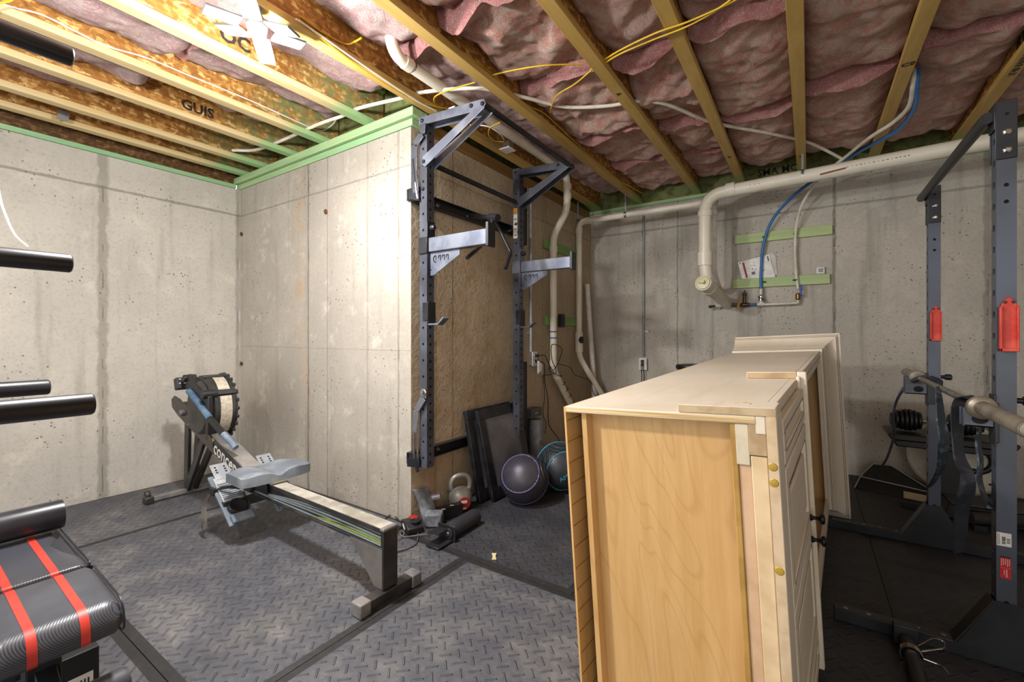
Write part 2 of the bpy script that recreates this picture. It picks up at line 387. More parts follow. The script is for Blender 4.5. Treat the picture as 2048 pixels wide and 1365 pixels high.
# ------------------------------------------------------------------ I-joists
m_fl_l = wood('pale_joist_lumber', '#d3bd8e', '#c7ab76', 1, 1.2, green=('#8fb37c', 1.62, 1.9, 1))
m_fl_r = wood('honey_joist_lumber', '#c4a25c', '#b5924c', 1, 1.2, green=('#87a35c', 4.35, 4.75, 1))
m_web_l = osb('joist_web_board_left', '#8a581d', '#b98440', '#dfba78', green=('#6c7d4e', 1.35, 1.85, 1))
m_web_r = osb('joist_web_board_right', '#8a581d', '#b07c38', '#d2aa66')
m_ink = plain('black_stamp_ink', '#2a231b', .8)
JX = [-4.23, -3.90, -3.45, -3.02, -2.50, -2.02, -1.53, -.94, -.53, -.05, .44, .93, 1.42]
jl = ['first wooden I-joist out from the left wall, hugging the green sill plate', 'second wooden I-joist out from the left concrete wall',
      'third wooden I-joist out from the left wall, with black stamped letters on its web', 'fourth wooden I-joist from the left wall, thin white cable stapled along it',
      'fifth wooden I-joist from the left wall, passing left of the bright lamp', 'wooden I-joist running along the top of the brown side wall beside the pull-up rack',
      'wooden I-joist passing over the pull-up bar, right of the overhead white pipe', 'wooden I-joist with yellow cables drooping across it, next right of the pull-up bar joist',
      'honey wooden I-joist with white tube passing beneath, left of the near-vertical one', 'honey wooden I-joist running straight away above the cabinet, ending at the pipe strap',
      'honey wooden I-joist with the blue and white water lines tied under it', 'honey wooden I-joist at top right with handwritten numbers, above the squat rack', 'wooden I-joist beyond the top right corner of the view']
joists = []
for i, x in enumerate(JX):
    ye = YB + .10 if x < -2.15 else YD + .04
    j = thing('floor_joist', jl[i], 'joist', (x, 0, ZJ), group='ceiling joists')
    mf, mw = (m_fl_l, m_web_l) if x < -2.15 else (m_fl_r, m_web_r)
    b = MB(); b.box2((x - .034, -1.9, ZJ + .001), (x + .034, ye, ZJ + .039)); b.build('bottom_flange', mf, j, bevel=.003)
    b = MB(); b.box2((x - .006, -1.9, ZJ + .039), (x + .006, ye, 2.90)); b.build('web', mw, j, smooth=0)
    b = MB(); b.box2((x - .034, -1.9, 2.90), (x + .034, ye, 2.939)); b.build('top_flange', mf, j, bevel=.003)
    joists.append(j)
    if i == 2:
        b = text('GUIS', (x + .0068, at(395, 268, x=x).y, 2.735), (0, 1, 0), (0, 0, 1), .09, bold=.003)
        b.build('stamp', m_ink, j, smooth=0)
    if i == 4:
        b = text('OC', (x + .0068, at(470, 155, x=x).y, 2.745), (0, 1, 0), (0, 0, 1), .10, bold=.003); b.build('stamp', m_ink, j, smooth=0)
    if i == 11:
        b = text('1L40 R49SMA', (x, 3.45, ZJ - .0004), (0, -1, 0), (1, 0, 0), .045); b.build('handwriting', m_ink, j, smooth=0)
        b = text('RDS', (x - .0068, 3.35, 2.74), (0, -1, 0), (0, 0, 1), .13, bold=.004); b.build('stamp', m_ink, j, smooth=0)
    if i == 10:
        b = text('C5', (x, 3.12, ZJ - .0004), (1, 0, 0), (0, 1, 0), .05, bold=.001); b.build('handwriting', m_ink, j, smooth=0)
    if i in (7, 8, 9):
        y = {7: 2.55, 8: 3.95, 9: 4.25}[i]
        b = text('>', (x, y, ZJ - .0004), (1, 0, 0), (0, -1, 0), .05, bold=.002); b.build('pencil_arrow', m_ink, j, smooth=0)

# ------------------------------------------------------------------ fiberglass batts
m_pinkL = pinkwool('pale_pink_fiberglass', '#cf9fa0', '#e6cbc6', '#c08a8c')
m_pinkR = pinkwool('peach_pink_fiberglass', '#ec9f8c', '#fbdccb', '#dd8678')
m_pinkE = pinkwool('rose_fiberglass_edge', '#dd8587', '#eca9a4', '#c96c72')
def batt(i, ya, yb, base, label, amp=1.0, curl=.05, enddip=.05, seed=0, m=None, xa=None, xb=None, slope=0.0):
    x0 = (xa if xa is not None else JX[i] + .010); x1 = (xb if xb is not None else JX[i + 1] - .010); L = yb - ya
    nu = 32; nv = max(8, int(L / .017)); so = V((seed * 7.3, seed * 3.1, 0))
    b = MB()
    def fz(x, y, u, s):
        p = V((x, y, 0)) + so
        n = noise.noise(p * 2.2) * .035 + noise.noise(p * 5.5) * .030 - abs(noise.noise(p * 3.7 + V((9, 2, 4)))) * .045 + noise.noise(p * 13) * .014 + noise.noise(p * 30) * .006
        e = abs(2 * u - 1)
        ed = 1 - min(1, s / .14); eb = 1 - min(1, (L - s) / .10)
        return base + n * amp + curl * e ** 5 - enddip * ed * ed + .05 * eb * eb + slope * s
    def f(u, v):
        s = v * L; x = x0 + (x1 - x0) * u; y = ya + s
        yj = noise.noise(V((x * 6, ya, seed))) * .05 * (1 - min(1, s / .3))
        return V((x, y + yj, min(2.93, max(fz(x, y, u, s), ZJ + .012))))
    b.grid(f, nu, nv)
    # cut end turned towards the room, and the rear end
    for (v0, mi) in ((0, 1), (1, 0)):
        b.cur = mi; row = [f(k / nu, v0) for k in range(nu + 1)]; sg = -1 if v0 == 0 else 1
        vs = []; lev = 5
        for q in range(lev + 1):
            for k, p in enumerate(row):
                t = q / lev; vs.append(V((p.x, p.y + sg * .028 * math.sin(t * pi) + noise.noise(V((p.x * 9, q * .7, seed))) * .012 * t, p.z + (2.935 - p.z) * t)))
        fs = [(q * (nu + 1) + k, q * (nu + 1) + k + 1, (q + 1) * (nu + 1) + k + 1, (q + 1) * (nu + 1) + k) for q in range(lev) for k in range(nu)]
        b.add(vs, fs)
    b.cur = 0
    top = [V((x0, ya, 2.936)), V((x1, ya, 2.936)), V((x1, yb, 2.936)), V((x0, yb, 2.936))]; b.add(top, [(0, 1, 2, 3)])
    o = b.build('insulation_batt', [m or (m_pinkL if x1 < -2 else m_pinkR), m_pinkE], smooth=80)
    return tag(o, label, 'insulation', 'pink insulation between the joists')
P = 'pink fiberglass batt in the '
batt(0, -1.0, 1.5, 2.80, P + 'narrow bay against the left concrete wall', seed=1)
batt(1, -1.0, .92, 2.765, P + 'second bay from the left wall, longer piece', seed=2, enddip=0)
batt(1, .93, 1.95, 2.81, P + 'second bay from the left wall, short piece at the sill', seed=3)
batt(2, -1.0, .98, 2.745, P + 'third bay from the left wall, long sagging piece', seed=4, enddip=0, slope=-.01)
batt(2, .99, 2.05, 2.795, P + 'third bay from left wall, above the green sill', seed=5)
batt(3, -1.0, 1.02, 2.76, P + 'fourth bay from left wall, long sagging piece', seed=6, enddip=0, slope=-.01)
batt(3, 1.03, 2.05, 2.81, P + 'fourth bay from left wall, by the white cable end', seed=7)
batt(4, -1.0, 1.9, 2.79, P + 'bay holding the bright lamp', seed=8, m=m_pinkL)
batt(5, -1.0, 1.72, 2.80, P + 'bay right of the lamp, before the pipe elbow', seed=9, m=m_pinkL, enddip=0)
batt(5, 1.75, 4.75, 2.80, P + 'bay above the long overhead pipe', seed=10, xb=JX[6] - .012, m=m_pinkL)
batt(6, -.6, 1.62, 2.752, P + 'bay right of the pull-up bar, nearest camera', seed=11, amp=1.4)
batt(6, 1.63, 2.35, 2.762, P + 'bay right of the pull-up bar, small folded clump', seed=12, amp=1.5)
batt(6, 2.36, 3.15, 2.732, P + 'bay right of pull-up bar, fluffy under yellow cable', seed=13, amp=1.5, enddip=.03)
batt(6, 3.16, 3.9, 2.762, P + 'bay right of pull-up bar, crumpled past the fluffy one', seed=14, amp=1.5)
batt(6, 3.91, 4.78, 2.772, P + 'bay right of pull-up bar, last before far wall', seed=15, amp=1.4)
batt(7, -.4, 2.42, 2.742, P + 'bay under the paired yellow cables, nearest camera', seed=16, amp=1.3)
batt(7, 2.44, 3.35, 2.752, P + 'bay under the paired yellow cables, puckered piece', seed=17, amp=1.6, enddip=.06)
batt(7, 3.37, 4.05, 2.762, P + 'bay under the paired yellow cables, narrow strip', seed=18, amp=1.5)
batt(7, 4.07, 4.78, 2.782, P + 'bay under the paired yellow cables, end by far wall', seed=19, amp=1.4)
batt(8, -.2, 2.38, 2.752, P + 'bay left of the near-vertical joist, at the top edge', seed=20, amp=1.0)
batt(8, 2.40, 3.42, 2.722, P + 'bay left of the near-vertical joist, with rose cut end', seed=21, amp=1.0, enddip=.035)
batt(8, 3.44, 4.62, 2.732, P + 'bay left of the near-vertical joist, above the pipe', seed=22, amp=1.1, enddip=.04)
batt(9, .2, 3.28, 2.742, P + 'bay right of the near-vertical joist, large and smooth', seed=23, amp=.9)
batt(9, 3.30, 4.55, 2.722, P + 'bay right of the near-vertical joist, rose end near pipe', seed=24, amp=1.0, enddip=.03)
batt(10, .4, 3.10, 2.732, P + 'bay right of the blue water line, large and smooth', seed=25, amp=.9)
batt(10, 3.14, 4.55, 2.732, P + 'bay right of the blue water line, ragged rose end', seed=26, amp=1.0, enddip=.03)
batt(11, .8, 4.6, 2.742, P + 'bay at the top right corner above the squat rack', seed=27, amp=.9)

# ------------------------------------------------------------------ rubber mats
m_rub = rubber('dusty_black_rubber', '#393b44', '#484b55', '#918d85', dustamt=.62)
m_rub2 = rubber('black_rubber', '#25262c', '#31323a', '#6a6968', dustamt=.35)
m_edge = rubber('smooth_rubber_edge', '#202022', '#2b2a2a', '#575249', tread=False, dustamt=.5)
def mat_(x0, y0, x1, y1, label, m=None, e=(.035, .035, .035, .035)):
    b = MB(); z = 0.0; t = .0125; a = (x0 + e[0], y0 + e[1], x1 - e[2], y1 - e[3])
    O = [(x0, y0), (x1, y0), (x1, y1), (x0, y1)]; I = [(a[0], a[1]), (a[2], a[1]), (a[2], a[3]), (a[0], a[3])]
    vs = [V((p[0], p[1], z - .0015)) for p in O] + [V((p[0], p[1], z)) for p in I] + [V((p[0], p[1], z - t)) for p in O]
    b.add(vs, [(4, 5, 6, 7)]); b.cur = 1
    b.add(vs, [(k, (k + 1) % 4, 4 + (k + 1) % 4, 4 + k) for k in range(4)] + [(8 + k, 8 + (k + 1) % 4, (k + 1) % 4, k) for k in range(4)] + [(11, 10, 9, 8)])
    o = b.build('rubber_mat', [m or m_rub, m_edge], smooth=0)
    return tag(o, label, 'floor mat', 'interlocking gym floor mats')
g = .0015
mat_(XA + .02, -1.2, -3.42 - g, YB - .01, 'black rubber floor mat lying along the left wall under the rower flywheel', e=(.02, .02, .02, .02))
mat_(-3.42 + g, .61 + g, -1.535 - g, 1.85 - g, 'dusty diamond-tread rubber mat under the rowing machine rail', e=(.016, .035, .03, .02))
mat_(-3.42 + g, 1.85 + g, XC - .0, YB - .01, 'narrow rubber mat strip along the pale wall behind the rower', e=(.02, .02, .02, .02))
mat_(-1.535 + g, .61 + g, .30 - g, 1.85 - g, 'diamond-tread rubber mat in the middle, running under the cabinet end')
mat_(-3.42 + g, -.61, -1.535 - g, .61 - g, 'rubber mat under the weight bench at lower left')
mat_(-1.535 + g, -.61, .30 - g, .61 - g, 'rubber mat nearest the camera below the middle mat')
mat_(XC + .01, 1.85 + g, -.91 - g, 3.68, 'black rubber mat holding the exercise balls and kettlebell', m_rub2)
mat_(-.91 + g, 1.85 + g, .30 - g, 3.68, 'rubber mat mostly hidden beneath the toppled cabinet', m_rub2)
mat_(.30 + g, .61, 2.13, 1.85 - g, 'dark rubber mat at the bottom right corner', m_rub2)
mat_(.30 + g, 1.85 + g, 2.13, 3.06 - g, 'dark rubber mat between the two squat rack feet', m_rub2)
mat_(.30 + g, 3.06 + g, 2.13, YD - .02, 'dark rubber mat behind the squat rack by the far wall', m_rub2)
mat_(XC + .01, 3.68 + 2 * g, .30 - g, YD - .02, 'rubber mat behind the cabinet along the far wall', m_rub2)
# ------------------------------------------------------------------ lamp
m_led = emis('led_panel_glow', '#f4f7ff', 16.0)
m_lampw = plain('grey_lamp_housing', '#77797c', .4)
lp = V((-2.01, .99, 2.52))
t = thing('ceiling_lamp', 'bright white multi-panel lamp glowing between the joists at upper left', 'lamp', lp)
b = MB(); b.lathe([(.03, .0), (.04, .02), (.045, .05), (.03, .07), (.02, .09), (.02, .12)], lp, n=24); b.build('base', m_lampw, t)
b = MB(); b.lathe([(.034, -.004), (.036, .0)], lp, n=24); b.build('center_panel', m_led, t)
for k in range(6):
    a = 2 * pi * k / 6 + .35; d = V((math.cos(a), math.sin(a), 0)); s_ = V((-d.y, d.x, 0)); tilt = (-.35, .15, -.3, .25, -.1, .3)[k]
    d2 = (d + V((0, 0, tilt))).normalized(); n_ = d2.cross(s_).normalized()
    if n_.z > 0: n_ = -n_
    p = lp + d * .065 + V((0, 0, .025)); q = p + d2 * .135
    b = MB(); b.bar(p, q, .074, .012, n_); w_ = b.build('panel_arm', m_lampw, t, bevel=.004)
    b = MB(); b.bar(p + d2 * .02 + n_ * .007, q - d2 * .012 + n_ * .007, .060, .004, n_); b.build('led_face', m_led, w_, bevel=.012)
def pl(name, loc, e, r, c=(1, .985, .965)):
    l = bpy.data.lights.new(name, 'POINT'); l.energy = e; l.shadow_soft_size = r; l.color = c
    o = bpy.data.objects.new(name, l); COL.objects.link(o); o.location = loc; return o
pl('lamp_light', (lp.x, lp.y, 2.40), 42, .05)
al_ = bpy.data.lights.new('lamp_down_light', 'AREA'); al_.shape = 'DISK'; al_.size = .22; al_.energy = 34; al_.color = (1, .985, .965)
ao = bpy.data.objects.new('lamp_down_light', al_); COL.objects.link(ao); ao.location = (lp.x, lp.y, 2.42)
pl('rear_lamp_light', (-1.66, -.24, 2.06), 84, .07)
w = bpy.data.worlds.new('world'); SC.world = w; w.use_nodes = True
w.node_tree.nodes['Background'].inputs[0].default_value = (1.0, .985, .965, 1); w.node_tree.nodes['Background'].inputs[1].default_value = 1.35
SC.view_settings.view_transform = 'Standard'; SC.view_settings.look = 'None'; SC.view_settings.exposure = 0.62; SC.view_settings.gamma = 1.0; SC.view_settings.use_curve_mapping = False

# ------------------------------------------------------------------ pipes
m_pvc = plain('cream_pvc', '#e4ddcd', .35, c2='#d8d0bd', sc=3)
m_pvcw = plain('white_pvc', '#dedad0', .35)
m_dirt = plain('brown_pipe_stain', '#8a5a2e', .8)
m_prt = plain('grey_pipe_print', '#6b675d', .7)
m_steel = plain('galvanized_steel', '#a9aaab', .35, .9)
m_chrome = plain('chrome', '#c9c9c9', .18, 1.0)
m_blk = plain('black_plastic', '#1b1b1d', .45)
m_brass = plain('brass', '#8c6a3e', .35, .9)
def run(name, label, cat, pts, r, m, rad=.09, n=16, couplings=(), group=None, cm=None):
    pts = [V(p) for p in pts]; t = thing(name, label, cat, pts[0], group=group)
    b = MB(); b.tube(bend(pts, rad, 7), r, n); b.build('pipe_body', m, t, smooth=50)
    for (p, q, rr) in couplings:
        b = MB(); b.tube([p, q], rr, n); b.build('coupling', cm or m, t, smooth=50, bevel=.002)
    return t
xv = -1.86
A = [(xv, 1.60, 2.93), (xv, 1.62, 2.715), (xv, 3.68, 2.70), (xv, 3.70, 2.37), (-2.05, 3.78, 2.16), (-2.05, 3.78, .86), (-2.05, 4.14, .50), (-2.05, 4.45, .19), (-2.05, 4.45, 0.001)]
tA = run('vent_pipe', 'long overhead white pipe running above the pull-up bar then dropping down the side wall', 'pipe', A, .033, m_pvc, .085,
    couplings=[(V((xv, 1.70, 2.715)), V((xv, 1.75, 2.715)), .038), (V((xv, 3.55, 2.70)), V((xv, 3.60, 2.70)), .038), (V((xv, 3.70, 2.605)), V((xv, 3.70, 2.56)), .038), (V((xv, 3.70, 2.515)), V((xv, 3.70, 2.465)), .038), (V((-2.05, 3.78, 2.06)), V((-2.05, 3.78, 2.0)), .038), (V((-2.05, 3.78, .95)), V((-2.05, 3.78, .90)), .037), (V((-2.05, 3.84, .80)), V((-2.05, 3.88, .76)), .037)])
m_pprim = plain('purple_primer', '#5a3f86', .6)
b = MB(); b.tube([(xv, 1.76, 2.715), (xv, 1.768, 2.715)], .0336, 16); b.build('primer_ring', m_pprim, tA)
m_blue = plain('blue_tape', '#2c5aa8', .5)
for z in (1.24, 1.18, .92):
    b = MB(); b.tube([(-2.05, 3.78, z), (-2.05, 3.78, z - .012)], .0345, 16); b.build('tape_band', m_blue, tA)
yb_, xb = 4.38, -2.062
B = [(-.70, yb_ + .04, 2.432), (xb, yb_, 2.425), (xb, yb_, .97), (-1.90, 4.6, .56), (-1.80, 4.72, .33), (-1.8, 4.72, .001)]
tB = run('drain_pipe', 'slim white pipe along the far wall that turns down beside the side wall', 'pipe', B, .031, m_pvc, .075,
    couplings=[(V((xb + .14, yb_, 2.426)), V((xb + .08, yb_, 2.426)), .037), (V((xb, yb_, 2.36)), V((xb, yb_, 2.30)), .037), (V((xb, yb_, 1.23)), V((xb, yb_, 1.02)), .042), (V((-.80, yb_ + .04, 2.432)), V((-.9, yb_ + .037, 2.432)), .037)])
b = MB(); b.lathe([(.0, 0), (.022, .002), (.026, .015), (.02, .03), (.0, .032)], (xb + .03, yb_ - .03, 1.15), (.7, -.7, 0), 10); b.box((xb + .06, yb_ - .06, 1.15), (.03, .03, .07)); b.build('valve_knob', m_blk, tB)
# four inch drain
yc = 4.2
pa = at(1440, 388, y=yc); zc = pa.z; xv4 = at(1410, 480, y=yc).x; far = V((2.4, yc, at(2048, 281, y=yc).z + (2.4 - at(2048, 281, y=yc).x) * .055))
zel = at(1480, 377, y=yc).z
cap0 = at(1406, 566, y=4.07); wl = at(1455, 608, y=YD - .005); vbot = cap0.lerp(wl, .22)
C_ = [far, V((xv4, yc, zel - .01)), V((xv4, yc, at(1410, 540, y=yc).z)), vbot]
tC = run('drain_pipe', 'thick white drain pipe hung below the joists on the right, bending down to a cleanout', 'pipe', C_, .052, m_pvc, .16, 24,
    couplings=[(V((xv4 + .17, yc, zel)), V((xv4 + .24, yc, zel + .004)), .060), (V((xv4, yc, zel - .20)), V((xv4, yc, zel - .15)), .060), (V((xv4, yc, at(1410, 505, y=yc).z)), V((xv4, yc, at(1410, 532, y=yc).z)), .062)])
dr = (wl - cap0).normalized()
b = MB(); b.tube([cap0, cap0 + dr * .05, cap0 + dr * .05, cap0 + dr * .14, cap0 + dr * .14, cap0 + dr * .22, cap0 + dr * .22, wl], [.068, .068, .060, .060, .066, .066, .055, .055], 26); b.build('cleanout_tee', m_pvc, tC, bevel=.003)
m_cap = plain('yellowed_cap', '#d6cda6', .4)
u_ = dr.cross(V((0, 0, 1))).normalized(); v_ = u_.cross(dr)
b = MB(); b.lathe([(.062, 0), (.058, -.012), (.05, -.014)], cap0, dr, 26); b.box(cap0 - dr * .026, (.045, .045, .028), MX((u_, dr, v_)).transposed() @ MX.Rotation(.25, 3, 'Y')); b.build('cleanout_cap', m_cap, tC, bevel=.003)
b = MB()
for (px, py, L) in ((1640, 345, .16),):
    p = at(px, py + 4, y=yc - .053); b.bar(p + V((0, .0, 0)), p + V((L, .0, .016)), .003, .012)
b.build('brown_stain', m_dirt, tC)
b = MB()
for (px0, n_) in ((1695, 4), (1730, 10), (1800, 3), (1500, 3)):
    for k in range(n_):
        f_ = at(px0 + 9 * k, 0, y=yc - .0525); x_ = f_.x; zz = zel + (x_ - xv4) * ((far.z - zel) / (far.x - xv4)) - .012
        b.box((x_, yc - .052, zz), (random.choice((.006, .011, .015)), .002, .005))
b.build('printed_text', m_prt, tC)
xs = at(1427, 480, y=4.44).x
tD = run('drain_pipe', 'thin white pipe dropping right behind the thick drain pipe', 'pipe', [(-.70, yb_ + .042, 2.432), (xs, 4.44, 2.43), (xs, 4.44, at(1427, 545, y=4.44).z), at(1434, 568, y=4.55), at(1442, 585, y=YD)], .028, m_pvcw, .07,
    couplings=[(V((xs, 4.44, 2.36)), V((xs, 4.44, 2.31)), .034)])
# hangers
def hanger(px, x, y, ztop, zc, r, label):
    t = thing('pipe_hanger', label, 'hanger', (x, y, ztop), group='pipe straps')
    b = MB(); b.bar((x, y - .002, ztop), (x, y - .002, zc + r), .016, .002, (0, 1, 0)); pts = arc((x, y, zc), (0, 1, 0), (0, 0, 1), r + .001, 0, 2 * pi, 20)[:-1]
    vs = [p + V((s * .009, 0, 0)) for p in pts for s in (-1, 1)]; n = len(pts)
    b.add(vs, [(2 * i, 2 * i + 1, 2 * ((i + 1) % n) + 1, 2 * ((i + 1) % n)) for i in range(n)]); b.build('strap', m_steel, t, smooth=60)
    b = MB(); b.cyl((x, y - .012, zc + r + .012), (x, y + .012, zc + r + .012), .006, n=8); b.build('bolt', m_chrome, t)
slp = (far.z - zel) / (far.x - xv4)
for (px, lab) in ((1605, 'metal strap holding the thick drain pipe under the near-vertical joist'), (1983, 'metal strap holding the thick drain pipe beside the tall squat rack post')):
    x = at(px, 0, y=yc).x; hanger(px, x, yc, ZJ, zel + (x - xv4) * slp, .053, lab)
for (px, lab) in ((1156, 'metal strap on the slim pipe next to its corner elbow'), (1251, 'metal strap on the slim pipe above the wall conduit')):
    x = at(px, 0, y=yb_).x; hanger(px, x, yb_, ZJ, 2.427, .032, lab)

# ------------------------------------------------------------------ wood cleats
m_cl = wood('yellow_green_treated_board', '#bcc88c', '#a4bd86', 0, 1.0, streak='#8c9a55')
m_cl2 = wood('green_treated_board', '#7ea35c', '#6d9552', 1, 1.0, streak='#5d7a3c')
def board(name, a, c, m, label): 
    b = MB(); b.box2(a, c); return tag(b.build(name, m, bevel=.003), label, 'board', 'treated boards on the walls')
y1 = YD - .038
board('wood_cleat', (at(1469, 476, y=y1).x, y1, 2.085), (at(1665, 456, y=y1).x, YD - .001, 2.172), m_cl, 'upper pale green board on the far wall behind the blue and white water lines')
cl_lo = board('wood_cleat', (at(1465, 566, y=y1).x, y1, 1.655), (at(1660, 556, y=y1).x, YD - .001, 1.742), m_cl, 'lower pale green board on the far wall carrying the paper and small sensor')
board('wood_cleat', (XC + .001, 3.68, 2.03), (XC + .026, 4.46, 2.12), m_cl2, 'upper green board behind the two white pipes on the side wall')
board('wood_cleat', (XC + .001, 3.70, 1.30), (XC + .026, 4.47, 1.385), m_cl2, 'lower green board behind the two white pipes on the side wall')

# ------------------------------------------------------------------ water lines
m_pexb = plain('blue_pex', '#2f6fae', .4)
m_pexw = plain('cream_pex', '#ddd6c6', .4)
yq = y1 - .02
bl = [at(1836, 138, z=2.74), at(1834, 165, z=2.66), at(1829, 215, z=2.61), at(1800, 256, z=2.60), at(1765, 278, z=2.595), at(1700, 314, y=4.38), at(1640, 352, y=4.5), at(1585, 394, y=4.62), at(1545, 440, y=4.71), at(1527, 490, y=yq), at(1522, 545, y=yq), at(1522, 578, y=yq)]
wh = [at(1829, 140, z=2.74), at(1826, 165, z=2.66), at(1818, 212, z=2.615), at(1785, 246, z=2.605), at(1740, 275, z=2.60), at(1690, 315, y=4.36), at(1640, 356, y=4.5), at(1608, 402, y=4.62), at(1594, 444, y=4.71), at(1590, 495, y=yq), at(1592, 545, y=yq), at(1596, 578, y=yq)]
tb = thing('water_line', 'blue flexible water line curving down the far wall over two boards', 'water line', bl[0])
b = MB(); b.tube(spline(bl, 8), .0125, 12); b.build('tube', m_pexb, tb, smooth=60)
p = bl[-1]; 
m_wht = plain('white_plastic', '#e8e6e1', .4)
b = MB(); b.cyl(p, p - V((0, 0, .055)), .0135); b.build('fitting', m_pexw, tb)
b = MB(); b.lathe([(.012, 0), (.021, .01), (.021, .05), (.013, .06)], p - V((0, 0, .12)), n=14); b.build('valve_body', m_chrome, tb)
b = MB(); b.bar(p + V((-.02, -.02, -.075)), p + V((.03, -.045, -.11)), .014, .008); b.build('valve_handle', m_blk, tb, bevel=.002)
zm = at(1522, 609, y=yq).z
b = MB(); b.tube([p - V((0, 0, .12)), V((p.x, yq, zm))], .0115, 12); b.build('lower_tube', m_pexb, tb)
tw = thing('water_line', 'cream flexible water line with a blue-handled valve, right of the blue line', 'water line', wh[0])
b = MB(); b.tube(spline(wh, 8), .0125, 12); b.build('tube', m_pexw, tw, smooth=60)
q = wh[-1]
b = MB(); b.lathe([(.012, 0), (.02, .01), (.02, .05), (.013, .06)], q - V((0, 0, .10)), n=14); b.build('valve_body', m_brass, tw)
b = MB(); b.bar(q + V((.022, -.02, .035)), q + V((.022, -.02, -.06)), .018, .01, (0, 1, 0)); b.bar(q + V((.0, -.018, -.06)), q + V((.03, -.02, -.06)), .01, .006); b.build('valve_handle', plain('blue_grip', '#1f3fa0', .4), tw, bevel=.003)
b = MB(); b.tube(bend([q - V((0, 0, .10)), V((q.x, yq, zm)), V((p.x + .02, yq, zm - .004))], .03), .0115, 12); b.build('lower_tube', m_pexw, tw, smooth=60)
# manifold to the left
xl = at(1462, 612, y=yq).x; xm = at(1490, 611, y=yq).x; xt = at(1432, 608, y=yq).x
tm = thing('pipe_manifold', 'brass shutoff valve with cardboard tag on the blue pipe below the lower board', 'valve', (p.x, yq, zm))
b = MB(); b.cyl((p.x, yq, zm), (xm + .03, yq, zm), .0115); b.cyl((xl + .01, yq, zm), (xl - .06, yq, zm), .0115); b.build('blue_tube', m_pexb, tm)
b = MB(); b.cyl((p.x - .03, yq, zm), (p.x + .03, yq, zm), .017); b.cyl((p.x, yq, zm - .004), (p.x, yq, zm + .03), .016); b.build('tee', m_pexw, tm)
b = MB(); b.cyl((xm + .045, yq, zm), (xl + .01, yq, zm), .017, n=10); b.lathe([(.02, -.02), (.023, 0), (.02, .02)], (xm, yq, zm), (1, 0, 0), 12); b.cyl((xm - .005, yq, zm), (xm - .005, yq, zm + .09), .014, n=10); b.build('valve_body', plain('dark_bronze', '#5c4430', .4, .8), tm)
b = MB(); b.cyl((xm - .005, yq, zm + .08), (xm - .005, yq, zm + .115), .017); b.cyl((xm - .005, yq, zm + .115), (xm - .005, yq, zm + .14), .007); b.build('valve_knob', m_blk, tm)
b = MB(); b.cyl((xl - .05, yq, zm), (xt + .04, yq, zm), .0115); b.cyl((xt, yq - .03, zm), (xt + .05, yq, zm), .018); b.cyl((xt + .02, YD - .002, zm - .03), (xt + .02, yq, zm), .014); b.build('cream_elbow', m_pexw, tm)
b = MB(); b.lathe([(.012, 0), (.015, .01), (.009, .06), (.012, .07)], (xt - .06, yq - .04, zm - .01), (.9, .3, .1), 10); b.build('spigot', m_blk, tm)
b = MB(); pT = at(1478, 607, y=yq - .05); b.box(pT, (.004, .05, .13), MX.Rotation(.25, 3, 'Y') @ MX.Rotation(.5, 3, 'Z')); b.build('tag', plain('cardboard', '#b79a66', .8), tm)
# clips on lines
for (tt, lst, nm) in ((tb, bl, 0), (tw, wh, 1)):
    for zz in ((2.12, 1.70)):
        px = lst[-3].x if zz < 2 else (at(1529, 481, y=yq).x if nm == 0 else at(1591, 462, y=yq).x)
        b = MB(); b.tube(arc((px, yq, zz), (0, 1, 0), (0, 0, 1), .0, 0, 1, 2), .001, 4) if False else b.box((px, yq, zz), (.034, .03, .012)); b.build('clip', m_blk, tt, bevel=.003)

# white tube threading through the joists
zt = 2.692
tube_pts = [(465, 301), (523, 297), (634, 250), (685, 232), (720, 216), (800, 197), (850, 184), (960, 177), (1045, 194), (1130, 214), (1215, 212), (1272, 203), (1330, 208), (1400, 236), (1446, 250), (1545, 268), (1622, 287)]
pts = [at(px, py, z=zt) for px, py in tube_pts] + [at(1690, 321, y=4.42)]
b = MB(); b.tube(spline(pts, 5), .0115, 10); tag(b.build('water_line', m_pexw, smooth=60), 'long cream tube threading through the joists from left to the thick drain pipe', 'water line')

# ------------------------------------------------------------------ electric cables
m_yel = plain('yellow_cable', '#d3ac22', .45); m_wc = plain('white_cable', '#dcd8cf', .5)
def cable(pts, label, m=None, r=.0045, cat='cable', grp='ceiling cables', n=6):
    b = MB(); b.tube(spline(pts, n), r, 7); return tag(b.build('cable', m or m_yel, smooth=60), label, cat, grp)
zc_ = 2.63
cable([at(1500, -30, z=zc_), at(1470, 0, z=zc_), at(1380, 42, z=zc_), at(1312, 66, z=zc_), at(1245, 98, z=zc_), at(1205, 122, z=2.67), at(1186, 135, z=2.70)], 'upper yellow cable of the pair crossing the joist at top center')
cable([at(1492, -30, z=zc_), at(1450, 8, z=zc_), at(1380, 50, z=zc_), at(1300, 82, z=zc_), at(1240, 108, z=zc_), at(1203, 130, z=2.67), at(1180, 140, z=2.70)], 'lower yellow cable of the pair crossing the joist at top center')
cable([at(985, 150, z=2.685), at(1030, 140, z=2.675), at(1090, 131, z=2.66), at(1168, 128, z=2.685)], 'yellow cable spanning between joists above the fluffy pink batt')
cable([at(1182, 141, z=2.69), at(1150, 168, z=2.665), at(1115, 190, z=2.66), at(1104, 212, z=2.68), at(1100, 226, z=2.70)], 'short curved yellow cable hanging in front of the fluffy pink batt')
xj = JX[6] + .012
